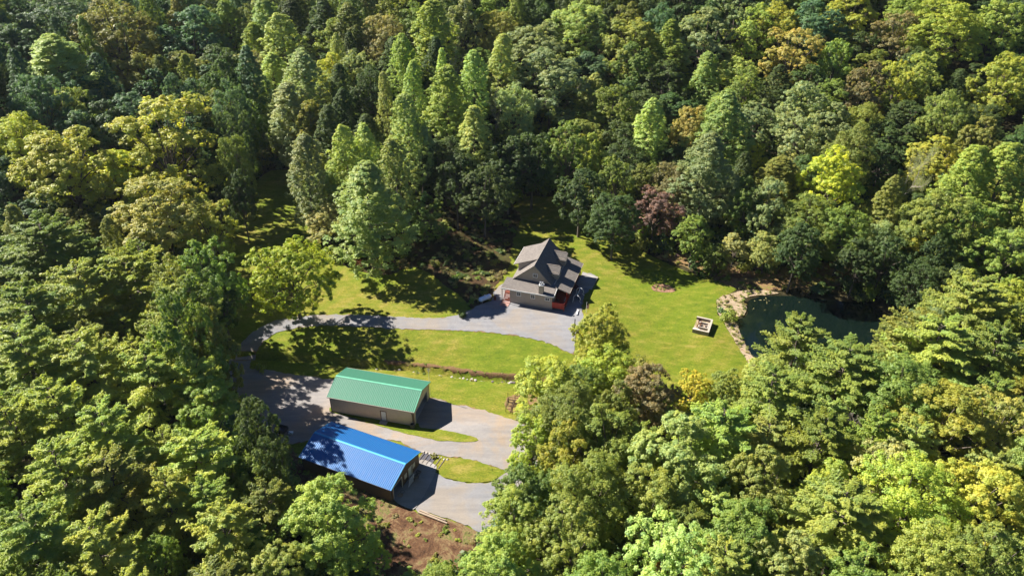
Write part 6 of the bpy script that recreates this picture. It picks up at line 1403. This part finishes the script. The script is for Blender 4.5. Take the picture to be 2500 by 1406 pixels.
post(POSTXY[0], POSTXY[1], 1.7, 'dark wooden post at the gravel edge by the leafy treetop')

def trellis():
    x, y = TREL; z = tz(x, y)+0.08
    t = empty('garden_trellis', (x, y, z), -0.2); tag(t, 'rusty garden trellis pen with tall arch on the bare soil patch', 'trellis')
    def bar(a, b): MB().tube([a, b], 0.045, 6).build('bar', M['rusty_metal'], t)
    for (w0, w1, d0, d1, hh) in ((0, 1.0, 0, 1.7, 1.5), (1.2, 2.2, 0, 1.7, 1.5), (0, 2.2, 2.0, 2.6, 1.2)):
        for a in ((w0, d0), (w1, d0), (w1, d1), (w0, d1)): bar((a[0], a[1], 0), (a[0], a[1], hh))
        for zz in (hh*0.5, hh):
            bar((w0, d0, zz), (w1, d0, zz)); bar((w1, d0, zz), (w1, d1, zz)); bar((w1, d1, zz), (w0, d1, zz)); bar((w0, d1, zz), (w0, d0, zz))
    for xx in (1.1, 2.0): bar((xx, 2.7, 0), (xx, 2.7, 2.7))
    bar((1.1, 2.7, 2.7), (2.0, 2.7, 2.7)); bar((1.1, 2.7, 1.6), (2.0, 2.7, 1.6))
    for xx in (-0.2, 3.0): bar((xx, 2.7, 0), (xx, 2.7, 2.2))
trellis()

def trailer():
    x, y = TRAI; z = tz(x, y)+0.14
    t = empty('utility_trailer', (x, y, z), -0.35); tag(t, 'dark box trailer parked in the shade left of the blue-roofed garage', 'trailer')
    MB().box(-1.0, 1.0, -0.65, 0.65, 0.45, 0.55).build('bed', M['dark_metal'], t)
    for s in (-1, 1): MB().box(-1.0, 1.0, s*0.65-0.03, s*0.65+0.03, 0.55, 1.1).build('side_panel', M['dark_metal'], t)
    for s in (-1, 1): MB().box(s*1.0-0.03, s*1.0+0.03, -0.62, 0.62, 0.55, 1.1).build('end_panel', M['dark_metal'], t)
    MB().tube([(1.0, 0, 0.5), (1.9, 0, 0.4)], 0.05, 6).build('drawbar', M['dark_metal'], t)
    for s in (-1, 1):
        w = MB().tube([(0, s*0.72, 0.35), (0, s*0.9, 0.35)], 0.35, 16).build('wheel', M['black'], t)
        MB().tube([(0, s*0.9, 0.35), (0, s*0.92, 0.35)], 0.18, 12).build('rim', M['galvanised'], w)
trailer()
b_ = MB().box(-0.35, 0.35, -0.25, 0.25, 0, 0.35).box(-0.38, 0.38, -0.28, 0.28, 0.35, 0.42).build('cooler_box', M['white_paint'], None, bevel=0.02)
b_.location = (TRAI[0]+1.7, TRAI[1]-0.4, tz(TRAI[0]+1.7, TRAI[1]-0.4)+0.12); tag(b_, 'small white box on the ground beside the dark trailer', 'box')

# overhead wires crossing the near side of the pond
for k, (p, q_) in enumerate(WIRES):
    pts = []
    for i in range(25):
        s = i/24; sag = -1.5*4*s*(1-s)
        pts.append((p[0]+(q_[0]-p[0])*s, p[1]+(q_[1]-p[1])*s, p[2]+(q_[2]-p[2])*s+sag))
    tag(MB().tube(pts, 0.012, 4).build('overhead_wire', M['galvanised']), ('upper' if k == 0 else 'lower')+' of two thin wires strung over the near end of the pond', 'wire')

# ------------------------------------------------------------------ trees
rng = np.random.default_rng(5)
def unit(v): return v/np.maximum(1e-6, np.linalg.norm(v, axis=1, keepdims=True))
def rand_dirs(n, up=0.0):
    v = rng.normal(size=(n, 3)); v[:, 2] += up
    return unit(v)

def leaf_quads(P, N, D, L, W_, bend=0.0):
    """rhombic leaves / sprays: centre P, normal N, long direction D"""
    D = unit(D-N*np.sum(D*N, axis=1, keepdims=True))
    S = np.cross(N, D)
    L = L[:, None]; W_ = W_[:, None]
    a = P-D*L*0.5; b = P+S*W_*0.5+D*L*0.05; c = P+D*L*0.5-N*L*bend; d = P-S*W_*0.5+D*L*0.05
    V = np.stack([a, b, c, d], 1).reshape(-1, 3)
    F = np.arange(len(V)).reshape(-1, 4)
    return V, F

def limb_tubes(segs, n=5):
    """segs: list of (p0, p1, r0, r1) -> verts, faces"""
    m = MB()
    for p0, p1, r0, r1 in segs:
        m.tube([p0, p1], [r0, r1], n, caps=False)
    V = np.array(m.v); F = np.array(m.f)
    return V, F

def clumpy_leaves(C, CR, ncl, leaf, lobe_dir, clump_hue, upb=0.45):
    """leaves on shells of clumps C (centres) with radii CR"""
    k = len(C)
    idx = np.repeat(np.arange(k), ncl)
    d = rand_dirs(len(idx), 0.45)
    d = unit(d+0.55*lobe_dir[idx])
    rad = CR[idx]*rng.uniform(0.45, 1.3, len(idx))
    P = C[idx]+d*rad[:, None]*np.array([1, 1, 0.72])
    N = unit(d*0.75+lobe_dir[idx]*0.35+np.array([0, 0, upb])+rng.normal(size=(len(idx), 3))*0.36)
    D = rng.normal(size=(len(idx), 3)); D[:, 2] -= 0.5
    L = leaf*rng.uniform(0.65, 1.35, len(idx)); W_ = L*rng.uniform(0.55, 0.85, len(idx))
    V, F = leaf_quads(P, N, unit(D), L, W_, 0.08)
    hue = np.clip(clump_hue[idx]+rng.normal(size=len(idx))*0.16, 0, 1)
    return V, F, hue

def broadleaf(seed, H=20.0, Rr=6.0, nl=16, leaf=0.27, openness=0.0, total=46000):
    global rng
    rng = np.random.default_rng(seed)
    segs = []; C = []; CR = []; LD = []; HU = []
    zc = H*0.585; hz = H*0.385
    # lobes spread over the crown
    ga = math.pi*(3-5**0.5)
    lobes = []
    for i in range(nl):
        u = 1-1.80*(i+0.5)/nl                      # from top to a bit below the middle
        a = i*ga+rng.uniform(-.4, .4)
        rr = math.sqrt(max(0.02, 1-u*u))
        k = rng.uniform(0.60, 0.86)
        c = np.array([Rr*rr*math.cos(a)*k, Rr*rr*math.sin(a)*k, zc+hz*u*rng.uniform(0.66, 0.95)])
        lr = Rr*rng.uniform(0.30, 0.50)
        lobes.append((c, lr))
    lobes.append((np.array([0, 0, zc]), Rr*0.5))
    trunk_top = np.array([0, 0, H*0.42])
    for c, lr in lobes:
        mid = (trunk_top+c)*0.5+rng.normal(size=3)*0.4; mid[2] -= 0.4
        segs.append((tuple(trunk_top+rng.normal(size=3)*0.15-np.array([0, 0, rng.uniform(0, 3)])), tuple(mid), 0.16, 0.10))
        segs.append((tuple(mid), tuple(c), 0.10, 0.05))
        nc = int(40*(lr/(Rr*0.4))**2*(1-openness*0.5))
        dd = rand_dirs(nc, 0.45)
        out = unit((c-np.array([0, 0, zc-1.5]))[None, :])[0]
        dd = unit(dd+out*0.5)
        for d in dd:
            cc = c+d*lr*rng.uniform(0.5, 1.12)*np.array([1, 1, 0.8])
            C.append(cc); CR.append(rng.uniform(0.26, 0.68)*(1-0.15*openness)); LD.append(unit((d*0.7+out*0.5)[None])[0]); HU.append(np.clip(rng.normal(0.5, 0.2), 0, 1))
            if rng.random() < 0.16: segs.append((tuple(c), tuple(cc), 0.04, 0.015))
    C = np.array(C); CR = np.array(CR); LD = np.array(LD); HU = np.array(HU)
    n = int(total/len(C))
    V, F, hue = clumpy_leaves(C, CR, n, leaf, LD, HU)
    segs += [((0, 0, -0.8), (0.1, 0.05, H*0.2), 0.36, 0.27), ((0.1, 0.05, H*0.2), tuple(trunk_top), 0.27, 0.2), (tuple(trunk_top), (0.2, -0.1, H*0.75), 0.18, 0.06)]
    return (V, F, hue), limb_tubes(segs, 6)

def conical(seed, H=26.0, Rr=4.6, leaf=0.26, total=40000, base=0.16):
    global rng
    rng = np.random.default_rng(seed)
    segs = [((0, 0, -0.8), (0, 0, H*0.5), 0.34, 0.2), ((0, 0, H*0.5), (0.05, 0, H*0.97), 0.2, 0.03)]
    C = []; CR = []; LD = []; HU = []
    ph = rng.uniform(0, 6.28, 4)
    n = 800
    for i in range(n):
        t = base+(0.99-base)*((i+0.5)/n)**0.85
        s = (t-base)/(1-base)
        env = Rr*(math.sin(math.pi*min(1, (s*0.80+0.22)))**0.85)*(1-0.15*s) if s < 0.8 else Rr*0.55*((1-s)/0.2)**0.65
        a = i*2.399+rng.uniform(-.5, .5)
        lump = 1+0.22*math.sin(2*a+ph[0]+s*5)+0.18*math.sin(3*a+ph[1]-s*9)+0.12*math.sin(s*17+ph[2]+2*a)
        r = env*lump*rng.uniform(0.72, 1.0)
        if rng.random() < 0.22: r *= rng.uniform(0.3, 0.8)
        c = np.array([r*math.cos(a), r*math.sin(a), t*H+rng.uniform(-.3, .3)])
        C.append(c); CR.append(rng.uniform(0.25, 0.62)*(0.8 if s > 0.8 else 1)); 
        LD.append(unit(np.array([[math.cos(a), math.sin(a), 0.45+0.8*s]]))[0]); HU.append(np.clip(rng.normal(0.48, 0.2)+0.15*(s-0.5), 0, 1))
        if i % 10 == 0: segs.append(((0, 0, max(1, t*H-r*0.7)), tuple(c), 0.06, 0.015))
    V, F, hue = clumpy_leaves(np.array(C), np.array(CR), int(total/n), leaf, np.array(LD), np.array(HU))
    return (V, F, hue), limb_tubes(segs, 5)

def feathery(seed, H=20.0, Rr=6.0, total=54000, nb=58):
    global rng
    rng = np.random.default_rng(seed)
    segs = [((0, 0, -0.8), (0.1, 0, H*0.45), 0.28, 0.2), ((0.1, 0, H*0.45), (0.15, 0.1, H*0.9), 0.2, 0.06)]
    Ps = []; Ds = []; Hs = []; Tw = []
    for i in range(nb):
        t = 0.40+0.58*(i+0.5)/nb
        s = (t-0.40)/0.6
        a = i*2.399+rng.uniform(-.5, .5)
        Lb = Rr*(1.0-0.72*s**2.2)*rng.uniform(0.62, 1.12)
        rise = 0.15+0.5*s+rng.uniform(-.12, .18)
        d = np.array([math.cos(a), math.sin(a), rise]); d /= np.linalg.norm(d)
        p0 = np.array([0.1, 0.05, t*H-0.5])
        p1 = p0+d*Lb*0.55; p2 = p0+d*Lb+np.array([0, 0, -0.12*Lb*rng.uniform(0, 1)])
        segs.append((tuple(p0), tuple(p1), 0.07, 0.045)); segs.append((tuple(p1), tuple(p2), 0.045, 0.012))
        hb = rng.normal(0.5, 0.16)
        ntw = 14
        for j in range(ntw):
            u = 0.22+0.78*(j+0.5)/ntw
            base = p0+(p1-p0)*min(1, u/0.55) if u < 0.55 else p1+(p2-p1)*((u-0.55)/0.45)
            sg = 1 if j % 2 else -1
            ang = sg*rng.uniform(0.5, 1.05)
            dx = np.array([d[0]*math.cos(ang)-d[1]*math.sin(ang), d[0]*math.sin(ang)+d[1]*math.cos(ang), rng.uniform(0.0, 0.35)])
            dx /= np.linalg.norm(dx)
            tl = Lb*0.34*(1.15-u*0.75)*rng.uniform(0.6, 1.2)
            Tw.append((base, dx, tl, hb+rng.normal()*0.1))
            if j % 3 == 0: segs.append((tuple(base), tuple(base+dx*tl), 0.02, 0.008))
    per = int(total/len(Tw))
    P = []; D = []; N = []; L = []; HU = []
    for base, dx, tl, hb in Tw:
        u = rng.uniform(0.0, 1.05, per)
        side = np.cross(dx, [0, 0, 1]); side /= np.linalg.norm(side)
        w = (1.1-u)*0.30*tl
        off = rng.uniform(-1, 1, per)*w
        p = base+dx*(u*tl)[:, None]+side*off[:, None]+np.stack([np.zeros(per), np.zeros(per), rng.normal(size=per)*0.10-0.06*np.abs(off)], 1)
        dd = dx*0.8+side*(np.sign(off)*rng.uniform(0.3, 1.0, per))[:, None]+rng.normal(size=(per, 3))*0.25
        P.append(p); D.append(dd)
        N.append(unit(np.array([0, 0, 1.0])+dx*0.25+rng.normal(size=(per, 3))*0.5))
        L.append(rng.uniform(0.20, 0.46, per)); HU.append(np.clip(hb+rng.normal(size=per)*0.15+0.2*(u-0.5), 0, 1))
    P = np.concatenate(P); D = unit(np.concatenate(D)); N = np.concatenate(N); L = np.concatenate(L); HU = np.concatenate(HU)
    V, F = leaf_quads(P, N, D, L, L*0.36, 0.10)
    return (V, F, HU), limb_tubes(segs, 5)

def bare(seed, H=16.0, Rr=4.0, leafy=False):
    global rng
    rng = np.random.default_rng(seed)
    segs = []
    def grow(p, d, L, r, depth):
        n = 3; q = np.array(p)
        for i in range(n):
            d2 = d+rng.normal(size=3)*0.13; d2 /= np.linalg.norm(d2)
            e = q+d2*L/n
            segs.append((tuple(q), tuple(e), r*(1-0.22*i), r*(1-0.22*(i+1))))
            q = e; d = d2
            if depth < 4:
                for _ in range(2 if depth > 0 else 3):
                    if depth == 0 and i == 0: continue
                    nd = d+rng.normal(size=3)*0.75; nd[2] = abs(nd[2])*0.7+0.15; nd /= np.linalg.norm(nd)
                    grow(q, nd, L*rng.uniform(0.42, 0.62), r*0.42, depth+1)
    grow(np.array([0, 0, -0.5]), np.array([0.02, 0, 1.0]), H*0.75, 0.24, 0)
    segs_ = [s for s in segs]
    tips = np.array([s[1] for s in segs_ if s[2] < 0.03 and s[1][2] > H*0.35])
    if len(tips) == 0: tips = np.array([[0, 0, H]])
    k = rng.integers(0, len(tips), 7000 if leafy else 900)
    P = tips[k]+rng.normal(size=(len(k), 3))*(0.45 if leafy else 0.25)
    L = rng.uniform(0.15, 0.34, len(k))
    V, F = leaf_quads(P, rand_dirs(len(k), 0.6), rand_dirs(len(k)), L, L*0.6)
    return (V, F, rng.uniform(0.2, 0.8, len(k))), limb_tubes(segs_, 4)

VAR = {}
def variants(kind, fn, specs, barkm='bark'):
    VAR[kind] = []
    for kw in specs:
        (V, F, hue), (TV, TF) = fn(**kw)
        cm = mesh_np(kind+'_crown', V, F, M['leaf'], False, hue)
        tm = mesh_np(kind+'_trunk', TV, TF, M[barkm], True)
        rad = np.percentile(np.hypot(V[:, 0], V[:, 1]), 96)
        top = V[:, 2].max()-0.2
        VAR[kind].append((cm, tm, float(top), float(rad)))
variants('B', broadleaf, [dict(seed=1), dict(seed=2, nl=21, leaf=0.25), dict(seed=3, nl=13, leaf=0.30, total=38000), dict(seed=4, nl=18, H=22.0), dict(seed=5, nl=15, openness=0.4, total=34000), dict(seed=6, nl=24, leaf=0.25, total=44000)])
variants('P', conical, [dict(seed=21, H=26.0, Rr=4.6), dict(seed=22, H=26.0, Rr=4.6, leaf=0.24), dict(seed=23, H=26.0, Rr=4.6, base=0.28), dict(seed=24, H=26.0, Rr=5.2), dict(seed=25, H=26.0, Rr=5.6, base=0.22), dict(seed=26, H=26.0, Rr=4.2, leaf=0.24, base=0.12), dict(seed=27, H=24.0, Rr=4.8)])
variants('F', feathery, [dict(seed=31), dict(seed=32, nb=46), dict(seed=33, nb=62), dict(seed=34, H=18.0)])
variants('W', broadleaf, [dict(seed=41, H=17.0, Rr=8.0, nl=16, openness=0.15, leaf=0.32, total=42000)])
variants('D', bare, [dict(seed=51, H=16.0, Rr=4.0), dict(seed=52, H=16.0, Rr=4.0)], 'dead_bark')
variants('L', bare, [dict(seed=55, H=18.0, Rr=4.0, leafy=True)], 'dead_bark')
TREE_NAME = dict(P='conical_tree', B='broadleaf_tree', F='feathery_tree', D='dead_tree', L='leaning_tree', W='broadleaf_tree')

def place_tree(i, kind, x, y, Rr, h, colour, label):
    vs_ = VAR[kind]; cm, tm, H0, R0 = vs_[i % len(vs_)]
    rz = random.uniform(0, 6.28) if kind != 'L' else 0.0
    t = empty(TREE_NAME[kind], (x, y, tz(x, y)), rz)
    sx = Rr/R0*(1.34 if kind == 'P' else 1.06)
    t.scale = (sx*random.uniform(0.94, 1.06), sx*random.uniform(0.94, 1.06), h/H0)
    if kind in 'PBF': t.rotation_euler = (random.gauss(0, 0.035), random.gauss(0, 0.035), rz)
    if kind == 'L': t.rotation_euler = (0.0, R(14), 0.6)
    tag(t, label, 'tree', 'trees of the surrounding wood')
    a = link('trunk', tm, t)
    b = link('crown', cm, t)
    c = LEAF[colour]
    b['tint'] = [float(v) for v in c]
for i, (kind, x, y, Rr, h, colour, label) in enumerate(TREES):
    place_tree(i*7+i//3, kind, x, y, Rr, h, colour, label)

# ------------------------------------------------------------------ instanced mass: rest of the wood, understorey
def instancer(name, pts, rots, scales, tints, meshes, which, kind='stuff'):
    """one object whose geometry nodes place copies of MESHES on its points"""
    me = bpy.data.meshes.new(name)
    me.from_pydata([tuple(p) for p in pts], [], [])
    def attr(nm, ty, arr, field):
        a = me.attributes.new(nm, ty, 'POINT'); a.data.foreach_set(field, np.ascontiguousarray(arr, np.float32 if ty != 'INT' else np.int32).ravel())
    attr('rot', 'FLOAT_VECTOR', rots, 'vector'); attr('scl', 'FLOAT_VECTOR', scales, 'vector')
    attr('tintp', 'FLOAT_VECTOR', tints, 'vector'); attr('which', 'INT', which, 'value')
    ob = link(name, me)
    ng = bpy.data.node_groups.new(name+'_nodes', 'GeometryNodeTree')
    ng.interface.new_socket('Geometry', in_out='INPUT', socket_type='NodeSocketGeometry')
    ng.interface.new_socket('Geometry', in_out='OUTPUT', socket_type='NodeSocketGeometry')
    gi = ng.nodes.new('NodeGroupInput'); go = ng.nodes.new('NodeGroupOutput')
    def named(nm, ty):
        n_ = ng.nodes.new('GeometryNodeInputNamedAttribute'); n_.data_type = ty; n_.inputs[0].default_value = nm
        return n_.outputs[0]
    g2i = ng.nodes.new('GeometryNodeGeometryToInstance')
    srcs = []
    for m_ in meshes:
        o = bpy.data.objects.new(name+'_source', m_)          # referenced only, never linked to the scene
        n_ = ng.nodes.new('GeometryNodeObjectInfo'); n_.inputs['Object'].default_value = o
        n_.inputs['As Instance'].default_value = True
        srcs.append(n_)
    for n_ in reversed(srcs): ng.links.new(n_.outputs['Geometry'], g2i.inputs[0])
    iop = ng.nodes.new('GeometryNodeInstanceOnPoints')
    ng.links.new(gi.outputs[0], iop.inputs['Points'])
    ng.links.new(g2i.outputs[0], iop.inputs['Instance'])
    iop.inputs['Pick Instance'].default_value = True
    ng.links.new(named('which', 'INT'), iop.inputs['Instance Index'])
    e2r = ng.nodes.new('FunctionNodeEulerToRotation'); ng.links.new(named('rot', 'FLOAT_VECTOR'), e2r.inputs[0])
    ng.links.new(e2r.outputs[0], iop.inputs['Rotation'])
    ng.links.new(named('scl', 'FLOAT_VECTOR'), iop.inputs['Scale'])
    st = ng.nodes.new('GeometryNodeStoreNamedAttribute'); st.data_type = 'FLOAT_VECTOR'; st.domain = 'INSTANCE'
    st.inputs['Name'].default_value = 'tint'
    ng.links.new(iop.outputs[0], st.inputs['Geometry']); ng.links.new(named('tintp', 'FLOAT_VECTOR'), st.inputs['Value'])
    ng.links.new(st.outputs[0], go.inputs[0])
    md = ob.modifiers.new('scatter', 'NODES'); md.node_group = ng
    ob['kind'] = kind
    return ob

def far_wood():
    meshes = []; off = {}
    for kd in ('B', 'P', 'F'):
        off[kd] = len(meshes)
        meshes += [v[0] for v in VAR[kd]]
    p, r, s, t, w = [], [], [], [], []
    for i, (kind, x, y, Rr, h, colour) in enumerate(FAR_TREES):
        k = i % len(VAR[kind]); H0, R0 = VAR[kind][k][2:]
        p.append((x, y, tz(x, y))); r.append((0, 0, random.uniform(0, 6.28))); s.append((Rr/R0*1.08, Rr/R0*1.08, h/H0))
        t.append(LEAF[colour]); w.append(off[kind]+k)
    instancer('distant_wood', p, r, s, t, meshes, w)
far_wood()

def bush_mesh(seed, n=520, leaf=0.3):
    global rng
    rng = np.random.default_rng(seed)
    k = 9
    C = np.stack([rng.normal(size=k)*0.55, rng.normal(size=k)*0.55, rng.uniform(0.3, 1.1, k)], 1)
    V, F, hue = clumpy_leaves(C, rng.uniform(0.35, 0.65, k), n//k, leaf, rand_dirs(k, 1.0), rng.uniform(0.3, 0.7, k))
    return mesh_np('bush', V, F, M['leaf'], False, hue)
BUSH = [bush_mesh(70+i) for i in range(4)]
def wood_ok(x, y):
    l = SITE['LAWN']
    return (not inside(np.array([x]), np.array([y]), l)[0]) and (not inside(np.array([x]), np.array([y]), POND)[0])
def understorey():
    rr = np.random.default_rng(90)
    lawn = SITE['LAWN']
    X = rr.uniform(-110, 125, 16000); Y = rr.uniform(52, 235, 16000)
    ok = ~inside(X, Y, lawn) & ~inside(X, Y, POND) & ~inside(X, Y, SITE['BANK']) & ~inside(X, Y, SITE['BANK_NE']) & (np.abs(X) < 0.72*Y+10)
    ok &= seg_dist(X, Y, lawn+lawn[:1]) > 0.8
    ok &= seg_dist(X, Y, POND+POND[:1]) > 1.5
    X = X[ok][:5200]; Y = Y[ok][:5200]
    Z = terrain(X, Y)
    cols = [LEAF['dark'], LEAF['mid'], LEAF['olive'], LEAF['dark'], LEAF['bright'], LEAF['teal']]
    n = len(X)
    s = rr.uniform(0.9, 2.4, n)
    instancer('undergrowth', np.stack([X, Y, Z], 1), np.stack([np.zeros(n), np.zeros(n), rr.uniform(0, 6.28, n)], 1),
              np.stack([s, s, s*rr.uniform(0.7, 1.3, n)], 1), [cols[rr.integers(0, len(cols))] for _ in range(n)], BUSH, rr.integers(0, 4, n))
understorey()

def patch_bushes(name, poly, count, s0, s1, cols, seed, edge=None):
    rr = np.random.default_rng(seed)
    xs = [p[0] for p in poly]; ys = [p[1] for p in poly]
    X = rr.uniform(min(xs)-1, max(xs)+1, count*12); Y = rr.uniform(min(ys)-1, max(ys)+1, count*12)
    k = inside(X, Y, poly) if edge is None else (seg_dist(X, Y, poly) < edge)
    X = X[k][:count]; Y = Y[k][:count]; n = len(X)
    s = rr.uniform(s0, s1, n)
    return instancer(name, np.stack([X, Y, terrain(X, Y)+0.05], 1), np.stack([np.zeros(n), np.zeros(n), rr.uniform(0, 6.28, n)], 1),
              np.stack([s, s, s*0.7], 1), [LEAF[cols[rr.integers(0, len(cols))]] for _ in range(n)], BUSH, rr.integers(0, 4, n))
patch_bushes('bank_brush', SITE['BANK'], 260, 0.25, 0.9, ['dark', 'olive', 'brown', 'mid', 'tan'], 3)
patch_bushes('litter_brush', SITE['BANK_NE'], 200, 0.2, 0.8, ['brown', 'tan', 'olive', 'purple', 'mid'], 4)
patch_bushes('clearing_brush', SITE['DIRT'], 150, 0.15, 0.5, ['olive', 'yg', 'brown', 'tan', 'mid'], 5)
patch_bushes('shore_weeds', SITE['SHORE'], 130, 0.12, 0.4, ['olive', 'tan', 'mid', 'brown'], 6)
patch_bushes('creek_weeds', [p for p in CREEK if p[0] > -35], 80, 0.1, 0.28, ['olive', 'brown', 'mid', 'tan'], 7, edge=1.5)
patch_bushes('flower_tufts', SITE['FLOWER'], 30, 0.12, 0.3, ['tan', 'purple', 'olive'], 8)

# small planted shrubs one can single out
def shrub(x, y, s, colour, label, k):
    t = empty('shrub', (x, y, tz(x, y))); tag(t, label, 'shrub')
    t.scale = (s, s, s*1.2)
    o = link('foliage', BUSH[k], t); o['tint'] = [float(v) for v in LEAF[colour]]
    MB().tube([(0, 0, -0.1), (0, 0, 0.6)], [0.06, 0.03], 5).build('stem', M['bark'], t)
for x, y, s, c, lab, k in SHRUBS: shrub(x, y, s, c, lab, k)

# leaves floating on the pond
def floating():
    rr = np.random.default_rng(12)
    C = []
    for _ in range(26): 
        C.append((rr.uniform(42, 90), rr.uniform(109, 141), rr.uniform(0.5, 3.5)))
    X = []; Y = []
    for cx, cy, r in C:
        n = rr.integers(3, 16)
        X += list(cx+rr.normal(size=n)*r); Y += list(cy+rr.normal(size=n)*r*0.6)
    X = np.array(X); Y = np.array(Y)
    k = inside(X, Y, POND) & (seg_dist(X, Y, POND+POND[:1]) > 1.0)
    X = X[k]; Y = Y[k]; n = len(X)
    P = np.stack([X, Y, np.full(n, -0.435)], 1); N = unit(np.array([0, 0, 1.0])+rr.normal(size=(n, 3))*0.03)
    L = rr.uniform(0.12, 0.4, n)
    V, F = leaf_quads(P, N, unit(rr.normal(size=(n, 3))), L, L*0.7)
    o = link('floating_leaves', mesh_np('floating_leaves', V, F, plain('fallen_leaf', (0.34, 0.30, 0.12), 0.6, var=0.4)))
    o['kind'] = 'stuff'
floating()

# ------------------------------------------------------------------ thin air haze
hz = MB().box(-430, 430, -60, 720, -6, 118).build('haze', M['black'])
hm = bpy.data.materials.new('haze'); hm.use_nodes = True
hm.node_tree.nodes.clear()
ho = hm.node_tree.nodes.new('ShaderNodeOutputMaterial'); hv_ = hm.node_tree.nodes.new('ShaderNodeVolumePrincipled')
hv_.inputs['Color'].default_value = (0.80, 0.90, 1.0, 1); hv_.inputs['Density'].default_value = 0.00004
hv_.inputs['Anisotropy'].default_value = 0.3
hm.node_tree.links.new(hv_.outputs[0], ho.inputs['Volume'])
hz.data.materials.clear(); hz.data.materials.append(hm)
tag(hz, kind='stuff')
